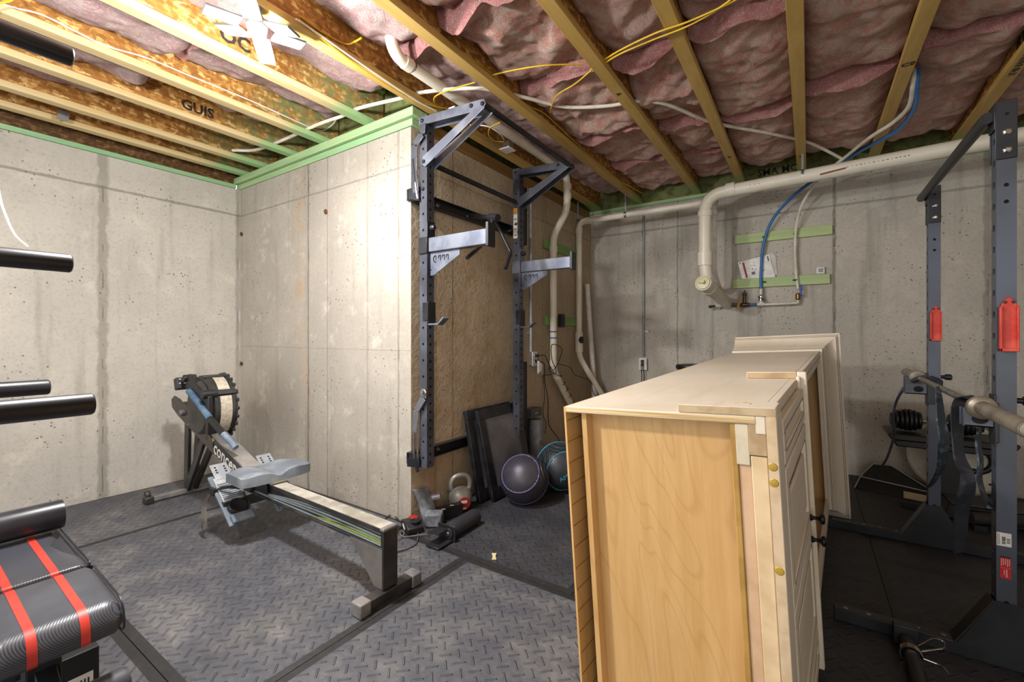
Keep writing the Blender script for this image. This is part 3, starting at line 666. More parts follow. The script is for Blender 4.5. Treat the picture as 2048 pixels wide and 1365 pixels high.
cable([at(925, 104, x=xj), at(985, 150, x=xj), at(1050, 208, x=xj + .01), at(1090, 228, x=xj + .02), at(1140, 275, x=xj + .01), at(1190, 320, x=xj), at(1240, 362, x=xj), at(1258, 372, x=xj + .05), at(1286, 388, y=YD - .06)], 'long yellow cable along the joist above the pull-up bar to the far wall conduit')
xk = JX[5] + .012
cable([at(600, 32, x=xk), at(640, 62, x=xk), at(690, 88, x=xk), at(712, 82, x=xk + .06), at(722, 76, x=xk + .12)], 'yellow cable clipped to the joist right of the bright lamp')
cable([at(598, 40, x=xk + .024), at(660, 90, x=xk + .024), at(720, 135, x=xk + .024), at(790, 180, x=xk + .03), at(840, 204, x=xk + .03), at(880, 215, x=xk + .04), at(912, 220, x=xk + .06)], 'yellow cable running beside the joist from the lamp to the pull-up rack')
cable([at(592, 38, x=xk + .034), at(660, 84, x=xk + .034), at(740, 140, x=xk + .036), at(830, 200, x=xk + .04), at(872, 222, x=xk + .05)], 'white cable running beside the joist from the lamp to the pull-up rack', m_wc)
cable([at(950, 165, z=2.66), at(905, 178, z=2.64), at(872, 192, z=2.64), at(869, 205, z=2.65), at(878, 212, z=2.69)], 'thin yellow cable looping over the white tube by the pipe')
cable([at(1000, 245, z=2.66), at(980, 256, z=2.63), at(978, 272, z=2.62), at(990, 282, z=2.62), at(1008, 284, z=2.62)], 'short yellow cable entering the small white junction box')
cable([at(940, 250, z=2.66), at(975, 253, z=2.64), at(1000, 268, z=2.61), at(1008, 280, z=2.61)], 'white cable entering the small white junction box', m_wc)
xe = JX[3] + .011
c = cable([at(-30, -8, x=xe), at(20, 13, x=xe), at(82, 29, x=xe), at(150, 62, x=xe), at(212, 92, x=xe), at(294, 116, x=xe), at(376, 150, x=xe), at(500, 201, x=xe), at(600, 246, x=xe), at(640, 262, x=xe), at(662, 252, x=xe + .03), at(672, 240, x=xe + .04)], 'thin white cable stapled along a joist at upper left', m_wc)
cable([at(-30, 14, x=-2.9), at(0, 6, x=-2.9), at(20, 2, x=-2.9), at(28, -6, x=-2.9), at(14, -12, x=-2.9)], 'bunch of yellow cable at the top left corner')
cable([at(-10, 330, x=-2.2), at(0, 395, x=-2.2), at(12, 432, x=-2.2), at(30, 470, x=-2.2), at(56, 494, x=-2.2)], 'thin cream string dangling at the far left edge', m_wc, .003, 'string', None)
# junction box
jp = at(1015, 292, z=2.60)
t = thing('junction_box', 'small white junction box hanging below the overhead pipe', 'junction box', jp)
b = MB(); b.box(jp + V((0, 0, .0)), (.06, .06, .05)); b.build('box_body', m_steel, t, bevel=.003)
b = MB(); b.box(jp + V((0, 0, -.03)), (.09, .09, .008)); b.build('cover_plate', m_wht, t, bevel=.002)
b = MB(); b.cyl(jp + V((0, 0, .02)), jp + V((-.15, .0, .045)), .006, n=8); b.build('mounting_arm', m_steel, t)
k = at(908, 222, z=2.63)
b = MB(); b.box(k, (.05, .05, .035)); b.box(k + V((0, 0, -.02)), (.035, .012, .01)); tag(b.build('cable_connector', m_wht, bevel=.003), 'tiny white cable connector above the rack post', 'connector')
k = at(115, 236, z=2.63); b = MB(); b.prism([(0, 0), (.05, 0), (.06, .05), (.03, .09), (0, .05)], k, (0, 1, 0), (0, 0, 1), (-.004, 0, 0)); b.box(k + V((.01, .02, 0)), (.05, .05, .004)); tag(b.build('metal_bracket', m_steel), 'small bent metal bracket between joists near the left wall', 'bracket')

# ------------------------------------------------------------------ conduit and outlets
m_cond = plain('grey_conduit', '#9a9d9f', .4, .15)
def outlet(loc, nrm, label, plugs):
    loc = V(loc); n_ = V(nrm); s_ = V((0, 0, 1)).cross(n_)
    t = thing('wall_outlet', label, 'outlet', loc, group='wall outlets')
    R = MX((s_, V((0, 0, 1)), n_)).transposed()
    b = MB(); b.box(loc + n_ * .02, (.075, .115, .038), R); b.build('back_box', m_steel, t, bevel=.003)
    b = MB(); b.box(loc + n_ * .042, (.085, .13, .006), R); b.build('cover_plate', m_wht, t, bevel=.002)
    b = MB()
    for dz in (.03, -.03): b.lathe([(.017, 0), (.016, .003)], loc + n_ * .045 + V((0, 0, dz)), n_, 16)
    b.build('socket', m_wht, t)
    for dz in plugs:
        b = MB(); b.box(loc + n_ * .062 + V((0, 0, dz)), (.026, .03, .034), R); b.build('plug', m_blk, t, bevel=.004)
    return t
xo = at(1287, 600, y=YD - .02).x
t = thing('conduit', 'grey metal conduit running down the far wall to an outlet', 'conduit', (xo, YD - .02, 2.6), group='wall conduits')
b = MB(); b.cyl((xo, YD - .02, .97), (xo, YD - .02, 2.56), .0125, n=12); b.build('tube', m_cond, t)
b = MB(); b.box((xo + .015, YD - .006, 1.24), (.08, .012, .02)); b.build('strap', m_steel, t)
b = MB(); b.cyl((xo, YD - .02, 2.28), (xo, YD - .02, 2.32), .016, n=12); b.build('coupling', m_steel, t)
outlet((xo, YD, at(1288, 728, y=YD).z), (0, -1, 0), 'white outlet with two plugged black cords on the far wall', (.03, -.005))
yo = at(1062, 600, x=XC + .02).y
t = thing('conduit', 'grey metal conduit running down the side wall behind the rack post', 'conduit', (XC + .02, yo, 2.6), group='wall conduits')
b = MB(); b.cyl((XC + .02, yo, 1.05), (XC + .02, yo, 2.53), .0125, n=12); b.build('tube', m_cond, t)
b = MB(); b.box((XC + .006, yo, 2.3), (.012, .07, .018)); b.box((XC + .006, yo, 1.22), (.012, .07, .018)); b.build('strap', m_steel, t)
outlet((XC, yo + .03, .985), (1, 0, 0), 'white outlet with black plugs on the side wall near the rack post', (.03, -.02))
cz = at(1288, 728, y=YD).z
for dx, lab in ((-.006, 'left black cord dropping from the far wall outlet'), (.012, 'right black cord dropping from the far wall outlet')):
    cable([(xo + dx * .3, YD - .075, cz + .0), (xo + dx, YD - .08, cz - .04), (xo + dx * 1.5, YD - .05, cz - .15), (xo + dx * 2 - .02, YD - .05, cz - .4), (xo + dx * 2, YD - .1, .004)], lab, m_blk, .004, 'cord', 'outlet cords')
# cords tangled at the side wall pipe
o0 = V((XC + .08, yo + .03, .985))
cable([o0 + V((0, 0, .03)), o0 + V((.04, .05, .03)), at(1095, 722, x=-2.0), at(1108, 740, x=-1.99), at(1124, 700, x=-1.99), at(1104, 690, x=-1.99), at(1104, 720, x=-2.0), at(1112, 745, x=-1.99), at(1085, 752, x=-2.0)], 'black cord looped around the white pipe by the side wall outlet', m_blk, .004, 'cord', 'side wall cords')
cable([o0 + V((0, 0, -.02)), o0 + V((.04, .04, -.05)), at(1089, 760, x=-2.0), at(1096, 800, x=-2.02), at(1098, 850, x=-2.05), at(1118, 880, x=-2.03), at(1120, 905, x=-2.03)], 'long black cord hanging from the outlet toward the blue-striped ball', m_blk, .004, 'cord', 'side wall cords')
cable([at(1086, 748, x=-2.02), at(1089, 790, x=-2.04), at(1086, 830, x=-2.05), at(1092, 845, x=-2.05), at(1090, 868, x=-2.05)], 'thin black cord with a small dark plug dangling near the grey roll', m_blk, .003, 'cord', 'side wall cords')
cable([at(1115, 728, x=-2.0), at(1140, 735, x=-2.0), at(1150, 750, x=-2.0), at(1180, 762, x=-1.96), at(1186, 785, x=-1.94), at(1198, 800, x=-1.94)], 'black cord draped from the pipe over to the slanted drain pipe', m_blk, .004, 'cord', 'side wall cords')
for k in range(4):
    zz = (.78, .70, .62, .56)[k]; yy = 3.78 if k == 0 else 3.86 + .07 * k
    c0 = at((1109, 1122, 1134, 1140)[k], (770, 785, 800, 806)[k], x=-2.05)
    pass
b = MB(); b.tube(spline([c for k in range(26) for c in [V((-2.05, 3.80 + .0145 * k if k > 4 else 3.78, .86 - .0145 * k if k > 4 else .98 - .03 * k)) + V((math.cos(k * 1.3), math.sin(k * 1.3) * .7, math.sin(k * 1.3) * .7)) * .040]], 4), .0035, 6)
tag(b.build('cable', m_blk, smooth=60), 'black cord coiled around the lower slanted end of the overhead pipe', 'cord', 'side wall cords')
k = at(1082, 738, x=-2.0); b = MB(); b.grid(lambda u, v: k + V((.02 * math.sin(u * 5), (u - .5) * .13, (v - .5) * .10 + .03 * math.sin(u * 4 + v * 2))), 8, 6)
o = b.build('paper_tag', m_wht, smooth=60); md = o.modifiers.new('s', 'SOLIDIFY'); md.thickness = .002; tag(o, 'crumpled white paper tag hanging by the side wall outlet', 'tag')
k = at(1123, 642, x=-2.02); b = MB(); b.box(k, (.05, .05, .13)); b.box(k + V((.028, 0, .0)), (.006, .035, .09)); tag(b.build('control_box', plain('black_box', '#221f22', .5), bevel=.006), 'small black control box beside the slim white pipe at the lower green board', 'box')
# loose pipe leaning in the corner
b = MB(); pts = [at(1174, 569, x=-2.072), at(1190, 800, x=-1.99)]; d_ = (pts[1] - pts[0]).normalized(); e_ = pts[0] + d_ * ((pts[0].z - .002) / -d_.z)
pr = [pts[0], e_]; nn = 18; a_ = d_.orthogonal().normalized(); b_ = d_.cross(a_)
vs = b.ring(pr[0], a_, b_, .029, nn) + b.ring(pr[1], a_, b_, .029, nn) + b.ring(pr[0], a_, b_, .025, nn) + b.ring(pr[1], a_, b_, .025, nn)
fs = []
for k in range(nn):
    k2 = (k + 1) % nn; fs += [(k, k2, nn + k2, nn + k), (2 * nn + k, 3 * nn + k, 3 * nn + k2, 2 * nn + k2), (k, 2 * nn + k, 2 * nn + k2, k2), (nn + k, nn + k2, 3 * nn + k2, 3 * nn + k)]
b.add(vs, fs); tag(b.build('loose_pipe', m_pvcw, smooth=50), 'loose white pipe leaning in the corner of the far wall', 'pipe')
# paper booklet and sensor
p0 = at(1476, 560, y=YD - .03); 
def booklet():
    t = thing('booklet', 'white printed booklet with a red stripe standing on the lower wall board', 'booklet', p0)
    u = V((.975, .0, .22)).normalized(); v = V((-.22, .0, .975)).normalized(); n = V((0, -1, 0)); o = V((at(1484, 552, y=YD - .03).x, YD - .030, 1.742))
    W, Hh = .29, .20
    poly = [(0, 0.0), (W, -.062), (W, .165), (0, .165)]
    b = MB(); b.prism([(.0, 0), (W * .93, -.062), (W * .93, .16), (0, .165)], o + V((0, 0, .002)), u, v, (0, .012, 0)); b.build('cover', m_wht, t)
    b = MB(); b.prism([(W * .5, -.02), (W * .96, -.05), (W * 1.05, .165), (W * .55, .155)], o + V((.0, .013, .006)), u, v, (0, .004, 0)); b.prism([(W * .5, -.02), (W * .99, -.05), (W * 1.09, .15), (W * .55, .155)], o + V((.0, .018, .006)), u, v, (0, .003, 0)); b.build('loose_page', plain('page', '#d8d4cb', .7), t)
    b = MB(); b.prism([(.035, -.0), (.052, -.004), (.052, .15), (.035, .15)], o + V((0, -.0005, .002)), u, v, (0, -.0004, 0)); b.prism([(.012, .145), (.022, .145), (.022, .155), (.012, .155)], o + V((0, -.0005, .002)), u, v, (0, -.0004, 0)); b.build('red_stripe', plain('red_print', '#a23a22', .6), t)
    b = MB()
    for (x, y, w_, h_) in ((.09, .012, .03, .028), (.10, .06, .012, .012), (.125, .09, .01, .008), (.125, .05, .01, .008), (.125, .12, .01, .006), (.245, .10, .012, .045), (.095, .10, .02, .004), (.17, .02, .03, .004), (.17, .03, .04, .004)):
        b.prism([(x, y), (x + w_, y), (x + w_, y + h_), (x, y + h_)], o + V((0, -.0005, .002)), u, v, (0, -.0004, 0))
    b.build('print', plain('grey_print', '#6d6a76', .7), t)
booklet()
xs_ = at(1641, 535, y=YD - .03).x
t = thing('sensor', 'tiny white square sensor with grey screen on the lower wall board', 'sensor', (xs_, YD - .03, 1.742))
b = MB(); b.box((xs_, YD - .022, 1.742 + .032), (.062, .03, .06)); b.build('case', m_wht, t, bevel=.005)
b = MB(); b.box((xs_ + .002, YD - .038, 1.742 + .033), (.036, .002, .034)); b.build('screen', plain('grey_screen', '#8b8d90', .3), t)
# rusty tie holes on the middle wall
m_rust = plain('rusty_steel', '#6d4a2c', .8)
for (px, py, lab) in ((653, 424, 'rusty form tie stub high on the pale middle wall'), (503, 464, 'upper rusty form tie stub in the wall corner behind the rower'), (503, 729, 'lower rusty form tie stub in the wall corner above the rower')):
    k = at(px, py, y=YB)
    if px < 520: k.x = XA + .035
    b = MB(); b.lathe([(.004, -.012), (.016, -.004), (.02, .0), (.014, .006), (.016, .004), (.008, .0)], k - V((0, .006, 0)), (0.2, -1, -.2), 9); b.bar(k + V((-.012, -.012, .006)), k + V((.012, -.02, -.012)), .006, .008); tag(b.build('form_tie', m_rust), lab, 'form tie', 'form tie stubs')
# ------------------------------------------------------------------ rowing machine (local x runs from rear foot to flywheel, local y to the camera)
m_rbl = plain('dusty_black_metal', '#201f1f', .45, c2='#393735', sc=7)
m_rgy = plain('worn_grey_metal', '#5f5d5c', .5, c2='#7d7a77', sc=9)
m_rail = plain('worn_steel_rail', '#b7b2a6', .45, .15, c2='#8e887b', sc=8)
m_bluegr = plain('blue_grey_plastic', '#5f6974', .5, c2='#7d858d', sc=9)
m_seat = plain('slate_grey_seat', '#666d76', .55, c2='#868c93', sc=7)
m_decal = plain('decal_grey', '#8e9aa0', .4); m_decal2 = plain('decal_green', '#9bb23c', .4); m_white = plain('white_print', '#e6e4de', .5)
m_yl = plain('yellow_print', '#e3d51c', .5); m_perf = plain('perforated_steel', '#c2b9a8', .5, .2, c2='#a79e8d', sc=60)
m_grip = plain('blue_rubber_grip', '#3f5a74', .6, c2='#5d7287', sc=10)
m_cable = plain('cream_roller', '#cfc7ad', .5)
Rr = MX.Rotation(math.atan2(.076, -2.315), 3, 'Z')
t = thing('rowing_machine', 'dusty grey and black rowing machine with round flywheel in the left corner', 'rowing machine', (-1.585, 1.36, 0), Rr)
mw = MW[t.name]
def L(p): return mw @ V(p)
def LI(p): return mw.inverted() @ V(p)
def rb(fn, name, m, par=None, **k):
    b = MB(); fn(b); b.v = [L(p) for p in b.v]; return b.build(name, m, par or t, **k)
rail = rb(lambda b: (b.box2((.0, -.036, .305), (1.42, .036, .328)), b.box2((.0, -.028, .235), (1.42, .028, .306)), b.box2((0, -.036, .228), (1.42, .036, .240))), 'rail', m_rbl, bevel=.002)
rb(lambda b: b.box2((.012, -.0365, .3285), (1.40, .0365, .3315)), 'rail_top', m_rail, rail)
def sw(b, pts0, pts1, y=.0289):
    n = len(pts0); vs = [V((x, y, z)) for x, z in pts0] + [V((x, y, z)) for x, z in pts1]
    b.add(vs, [(i, i + 1, n + i + 1, n + i) for i in range(n - 1)])
def curve(x0, z0, x1, z1, bow, n=10): return [(x0 + (x1 - x0) * i / n, z0 + (z1 - z0) * i / n + bow * math.sin(pi * i / n)) for i in range(n + 1)]
rb(lambda b: [sw(b, curve(1.25, .243, .02, .243 + h, bw), curve(1.25, .246, .02, .243 + h + wd, bw + .004)) for h, wd, bw in ((.002, .009, .001), (.022, .006, .012), (.036, .009, .018), (.054, .004, .024))], 'decal_stripe', m_decal, rail, smooth=0)
rb(lambda b: [sw(b, curve(.62, .245, .02, .243 + h, bw), curve(.62, .247, .02, .243 + h + wd, bw + .003)) for h, wd, bw in ((.013, .006, .006), (.03, .003, .010))], 'decal_stripe', m_decal2, rail, smooth=0)
rb(lambda b: (b.box2((-.012, -.04, .06), (.0, .04, .325)), b.box2((-.004, -.04, .05), (.03, .04, .06))), 'rear_post', m_rbl, bevel=.002)
rb(lambda b: [b.prism([(.0, .06), (.055, .06), (.24, .235), (.0, .235)], (0, s * .036, 0), (1, 0, 0), (0, 0, 1), (0, s * .003, 0)) for s in (1, -1)], 'rear_gusset', plain('grey_gusset', '#77736e', .4, .3))
rb(lambda b: b.box2((-.016, -.042, .318), (.014, .042, .334)), 'end_cap', m_rgy, bevel=.006)
rf = rb(lambda b: b.box2((-.025, -.165, .012), (.032, .165, .055)), 'rear_foot', m_rbl, bevel=.004)
for s in (1, -1): rb(lambda b: b.box2((-.030, s * .115, .001), (.037, s * .172, .062)), 'foot_cap', m_rgy, rf, bevel=.006)
# frame
fa, fb = V((1.22, 0, .29)), V((2.47, 0, .655)); fd = (fb - fa).normalized(); fu = V((0, 1, 0)).cross(fd) * -1
if fu.z < 0: fu = -fu
fr = rb(lambda b: b.bar(fa, fb - fd * .05, .105, .10, fu), 'main_frame', m_rbl, bevel=.004)
rb(lambda b: b.bar(fa + fu * .051 + fd * .02, fa + fd * .80 + fu * .051, .103, .003, fu), 'top_plate', m_rgy, fr)
rb(lambda b: b.bar(fa + fu * .054 + fd * .02, fa + fd * .30 + fu * .054, .095, .003, fu), 'top_plate', plain('light_worn_plate', '#8b8681', .5), fr)
sp = [(1.75, .395), (2.40, .59), (2.52, .64), (2.535, .70), (2.47, .735), (2.36, .72), (1.95, .575), (1.78, .50)]
rb(lambda b: [b.prism(sp, (0, s * .054, 0), (1, 0, 0), (0, 0, 1), (0, s * .004, 0)) for s in (1, -1)], 'side_plate', plain('dark_side_plate', '#423c39', .45), bevel=.001)
for x, z in ((1.80, .42), (1.80, .49), (1.90, .45), (2.45, .66), (2.2, .545), (2.05, .5), (1.95, .555)): rb(lambda b: b.lathe([(.006, 0), (.005, .004)], (x, .058, z), (0, 1, 0), 8), 'rivet', m_chrome, fr)
rb(lambda b: (b.lathe([(.022, 0), (.024, .02), (.018, .03)], (2.27, .058, .625), (0, 1, 0), 12)), 'clamp_knob', m_rgy)
# lettering on the camera side of the frame: reads from flywheel towards the seat
fs_ = V((0, 0, 0))
tx = MB(); pos = lambda s: fa + fd * s + V((0, .0535, 0)) + fu * -.002
text('concept2', pos(.56), -fd, fu, .125, mb=tx, align='LEFT', bold=.0015); tx.v = [L(p) for p in tx.v]; 
for i in range(len(tx.v)): pass
tx.build('lettering', m_white, fr, smooth=0)
def alogo(b):
    c = pos(.62)
    b.add([c + fd * (.028 * math.cos(a)) + fu * (.040 * math.sin(a)) for a in [k * .25 - .2 for k in range(27)]] + [c + fd * (.014 * math.cos(a)) + fu * (.024 * math.sin(a)) for a in [k * .25 - .2 for k in range(27)]], [(i, i + 1, 28 + i, 27 + i) for i in range(26)])
    e = c - fd * .032
    b.bar(e + fu * .04, e - fu * .04, .016, .001, (0, 1, 0)); b.bar(e + fd * .014 + fu * .04, e - fd * .014 + fu * .04, .012, .001, (0, 1, 0)); b.bar(e + fd * .014 - fu * .04, e - fd * .014 - fu * .04, .012, .001, (0, 1, 0))
rb(alogo, 'emblem', m_yl, fr, smooth=0)
# legs and front foot
ff = rb(lambda b: b.box2((2.29, -.27, .014), (2.335, .27, .045)), 'front_foot', m_rgy, bevel=.003)
for s in (1, -1): 
    rb(lambda b: b.box2((2.275, s * .235, .001), (2.35, s * .285, .052)), 'foot_cap', m_rbl, ff, bevel=.008)
    rb(lambda b: b.lathe([(.0, -.016), (.026, -.014), (.03, 0), (.026, .014), (0, .016)], (2.325, s * .262, .062), (0, 1, 0), 16), 'transport_wheel', m_rbl, ff)
for s in (1, -1):
    rb(lambda b: b.bar((2.315, s * .025, .045), (2.26, s * .036, .59), .022, .075, (1, 0, 0)), 'front_leg', m_rbl, bevel=.003)
    rb(lambda b: b.bar((2.305, s * .025, .05), (1.97, s * .036, .47), .022, .062, (1, 0, 0)), 'front_leg', m_rbl, bevel=.003)
# flywheel housing
fc = V((1.975, -.025, .69)); R_ = .225
rb(lambda b: b.lathe([(R_ - .02, -.075), (R_, -.07), (R_, -.05), (R_ - .004, -.046), (R_ - .004, .046), (R_, .05), (R_, .07), (R_ - .02, .078), (.12, .085)], fc, (0, 1, 0), 48), 'flywheel_cage', m_rbl, bevel=0)
rb(lambda b: [b.tube(arc(fc, (1, 0, 0), (0, 0, 1), R_ - .002, a0, a1, 14), .001, 4) if False else b.add([fc + V(((R_ - .001) * math.cos(a), y, (R_ - .001) * math.sin(a))) for a in [a0 + (a1 - a0) * i / 16 for i in range(17)] for y in (-.036, .036)], [(2 * i, 2 * i + 1, 2 * i + 3, 2 * i + 2) for i in range(16)]) for a0, a1 in ((1.9, 2.5), (2.72, 4.1), (1.2, 1.75))], 'perforated_band', m_perf, smooth=60)
for a in (2.62, 1.83, 4.2): rb(lambda b: b.bar(fc + V((R_ * math.cos(a), -.08, R_ * math.sin(a))), fc + V((R_ * math.cos(a), .085, R_ * math.sin(a))), .03, .022, (math.cos(a), 0, math.sin(a))), 'cage_clip', m_rbl, bevel=.004)
for k in range(24): a = k * .262; rb(lambda b: b.box2(fc + V((R_ * math.cos(a) - .012, -.078, R_ * math.sin(a) - .012)), fc + V((R_ * math.cos(a) + .012, -.060, R_ * math.sin(a) + .012))), 'rim_lug', m_rbl, bevel=.004)
rb(lambda b: b.lathe([(.19, .085), (.17, .105), (.06, .11), (.02, .10)], fc, (0, 1, 0), 36), 'side_cover', m_rbl)
rb(lambda b: (b.bar(fc + V((-.17, .095, .04)), fc + V((.17, .095, .18)), .035, .11, (0, 0, 1)), b.bar(fc + V((-.20, .10, -.16)), fc + V((-.20, .10, .10)), .03, .05, (1, 0, 0)), b.cyl(fc + V((-.19, .05, .11)), fc + V((-.19, .14, .11)), .03, n=14), b.cyl(fc + V((.17, .05, .20)), fc + V((.17, .13, .20)), .025, n=12)), 'housing_arm', m_blk, bevel=.005)
mon = rb(lambda b: b.box(fc + V((.26, .10, .155)), (.055, .10, .085), MX.Rotation(.3, 3, 'Y')), 'monitor', m_blk, bevel=.006)
rb(lambda b: [b.box(fc + V((.2325, .07 + .03 * j, .13 + .03 * i)), (.006, .012, .010), MX.Rotation(.3, 3, 'Y')) for i in range(3) for j in range(3)], 'monitor_button', plain('grey_button', '#9a9a9c', .5), mon)
# handle lying along the frame
h = [at(378, 783, y=1.33), at(398, 808, y=1.32), at(420, 838, y=1.32), at(446, 868, y=1.33), at(462, 884, y=1.35), at(472, 896, y=1.36)]
b = MB(); b.tube(spline(h[:3], 6), .021, 12); hd = b.build('handle', m_grip, t, smooth=60)
b = MB(); b.tube(spline([h[2], (h[2] + h[3]) / 2, h[3]], 4), .02, 10); b.build('handle_core', m_blk, hd, smooth=60)
b = MB(); b.tube(spline(h[3:], 5), .019, 12); b.build('handle_grip', plain('dusty_grip', '#5f6f80', .6, c2='#87939d'), hd, smooth=60)
k = at(466, 912, y=1.40)
b = MB(); b.tube(arc(k + V((0, 0, .015)), (1, 0, 0), (0, 0, 1), .022, -.5, pi + .5, 10), .005, 8); b.box(k, (.06, .05, .018)); b.build('handle_hook', m_chrome, t, bevel=.003)
# seat
def seat(b):
    n = 24; m_ = 10
    def top(u, v):
        y = (u - .5) * .40; q = abs(u - .5) * 2; lo = .125 - .03 * q ** 4
        x = 1.10 + (v - .5) * 2 * lo; 
        z = .408 - .006 * math.cos((u - .5) * 4 * pi) + .004 * q * q - .016 * max(0, 1 - (abs(u - .5) / .10) ** 2) * max(0, 1 - v * 1.4)
        return V((x, y, z - .004 * (abs(v - .5) * 2) ** 4))
    b.grid(top, n, m_)
    b.grid(lambda u, v: V((top(u, v).x, top(u, v).y, .352)), n, m_)
    for v in (0, 1): b.grid(lambda u, w_: V((top(u, v).x, top(u, v).y, top(u, v).z * (1 - w_) + .352 * w_)), n, 2)
    for u in (0, 1): b.grid(lambda v, w_: V((top(u, v).x, top(u, v).y, top(u, v).z * (1 - w_) + .352 * w_)), m_, 2)
rb(seat, 'seat', m_seat, smooth=50)
rb(lambda b: (b.box2((1.03, -.055, .335), (1.17, .055, .366)), b.box2((1.03, -.05, .27), (1.17, -.042, .34)), b.box2((1.03, .042, .27), (1.17, .05, .34))), 'seat_carriage', m_blk)
for x in (1.0, 1.19): rb(lambda b: b.cyl((x, -.045, .348), (x, .045, .348), .016, n=14), 'seat_roller', m_cable)
# foot stretchers
for s in (1, -1):
    yc_ = s * .135
    bx, tx_ = V((1.12, yc_, .115)), V((1.43, yc_, .335)); d_ = (tx_ - bx).normalized(); n_ = V((-d_.z, 0, d_.x))
    pb = rb(lambda b: b.bar(bx, tx_, .15, .018, n_), 'footboard', m_bluegr, bevel=.006)
    rb(lambda b: (b.bar(bx + n_ * .014 + d_ * .16, tx_ + n_ * .014 - d_ * .03, .115, .012, n_), b.bar(tx_ + n_ * .02 - d_ * .05, tx_ + n_ * .02 + d_ * .075, .095, .008, n_)), 'flexible_heel_plate', plain('pale_grey_plastic', '#868b90', .5, c2='#a3a6a7', sc=12), pb, bevel=.006)
    rb(lambda b: [b.bar(bx + n_ * .0215 + d_ * (.18 + .014 * i), bx + n_ * .0215 + d_ * (.186 + .014 * i), .105, .004, n_) for i in range(9)], 'grip_rib', m_bluegr, pb)
    rb(lambda b: [b.lathe([(.007, 0), (.006, .001)], tx_ + n_ * .0245 + d_ * (.005 + .02 * i) + V((0, .025 * j, 0)), n_, 8) for i in range(3) for j in (-1, 1)], 'hole', m_blk, pb)
    rb(lambda b: b.lathe([(.0, .0), (.055, .0), (.052, .02), (.045, .022), (.0, .01)], bx + n_ * .012 + d_ * .11, n_, 20), 'heel_cup', m_blk, pb)
    rb(lambda b: (b.bar(bx + n_ * .02 - d_ * .0, bx + n_ * .02 + d_ * .06, .12, .03, n_)), 'heel_stop', m_bluegr, pb, bevel=.008)
rb(lambda b: b.bar((1.24, -.20, .20), (1.24, .20, .20), .03, .05), 'footboard_axle', m_rbl)
st = [L((1.22, .08, .285)), L((1.27, .16, .30)), L((1.34, .21, .275)), L((1.39, .235, .20)), L((1.38, .245, .12)), L((1.35, .25, .055))]
b = MB(); sp_ = spline(st, 6); b.ribbon(sp_, [(V((.024, .004, .014))) for _ in sp_], .003); b.build('foot_strap', plain('webbing', '#37342f', .8, c2='#6a655d'), t, smooth=60)
b = MB(); k = L((1.345, .212, .272)); b.box(k, (.05, .02, .045)); b.build('strap_buckle', m_blk, t, bevel=.004)

# ------------------------------------------------------------------ folding wall rack
m_rack = plain('blue_grey_powder_coat', '#43464f', .36, .3, c2='#565a65', sc=5)
m_rackd = plain('black_powder_coat', '#1d1e22', .4, .2, c2='#2a2b30', sc=6)
m_arm = plain('worn_grey_blue_steel', '#5f6575', .35, .35, c2='#7d8390', sc=6)
m_dark = plain('dark_tube_inside', '#08080a', .9)
XU, S_ = -1.965, .031; ZB, ZT = .385, 2.55; YL, YR = 1.985, 3.025
t = thing('wall_rack', 'grey folding wall-mounted pull-up rack with two perforated posts on the side wall', 'rack', (XC, 2.5, 0))
for y in (YL, YR):
    lz = ZT - ZB
    b = MB()
    b.holed((XU - S_, y - S_, ZB), (1, 0, 0), (0, 0, 1), 2 * S_, lz, [(S_, .06 + .10 * i) for i in range(21)], .0085)
    b.holed((XU + S_, y - S_, ZB), (0, 1, 0), (0, 0, 1), 2 * S_, lz, [(S_, .03 + .052 * i) for i in range(41)], .0095)
    o = [V((XU - S_, y - S_, ZB)), V((XU - S_, y + S_, ZB)), V((XU + S_, y + S_, ZB)), V((XU + S_, y - S_, ZB))]; b.add(o + [p + V((0, 0, lz)) for p in o], [(0, 1, 5, 4), (1, 2, 6, 5), (4, 5, 6, 7), (0, 3, 2, 1)])
    up_ = b.build('upright', m_rack, t, smooth=0)
    k = .006; b = MB(); b.box2((XU - S_ + k, y - S_ + k, ZB + .001), (XU + S_ - k, y + S_ - k, ZT - .004)); b.build('inner_wall', m_dark, up_, smooth=0)
    # bracket triangle
    yb2 = y + (.036 if y == YL else .0)
    b = MB()
    for s in ((-.034, .034)):
        pts_ = [(XU - .03, ZT - .02), (XU - .03, ZT - .075), (-1.60, ZT - .085), (XU + .0, 2.30), (XU + .0, 2.235), (XU + .035, 2.225), (-1.50, ZT - .10), (-1.475, ZT - .075), (-1.49, ZT - .045), (-1.53, ZT - .035)]
        pA = [(XU - .03, ZT - .01), (XU - .03, ZT - .058), (-1.50, ZT - .095), (-1.478, ZT - .07), (-1.49, ZT - .042), (-1.52, ZT - .036)]
        pB = [(XU + .002, 2.295), (XU + .002, 2.24), (XU + .022, 2.228), (-1.485, ZT - .09), (-1.51, ZT - .065), (-1.555, ZT - .075)]
        b.prism(pA, (0, y + s, 0), (1, 0, 0), (0, 0, 1), (0, .005 if s > 0 else -.005, 0)); b.prism(pB, (0, y + s * 1.03, 0), (1, 0, 0), (0, 0, 1), (0, .005 if s > 0 else -.005, 0))
    b.box2((XU, y - .03, ZT - .05), (XU + .3, y + .03, ZT - .045))
    b.build('bar_bracket', m_arm if y == YL else m_rack, t, smooth=0, bevel=.002)
    b = MB()
    for (x, z) in ((XU - .0, ZT - .035), (-1.58, ZT - .055), (-1.50, ZT - .066), (XU + .014, 2.262), (XU, 2.10)):
        b = MB(); b.lathe([(.013, 0), (.011, .008), (.006, .011)], (x, y - .040 if z > 2.2 else y - S_, z), (0, -1, 0), 6); b.build('bolt', m_rackd, t)
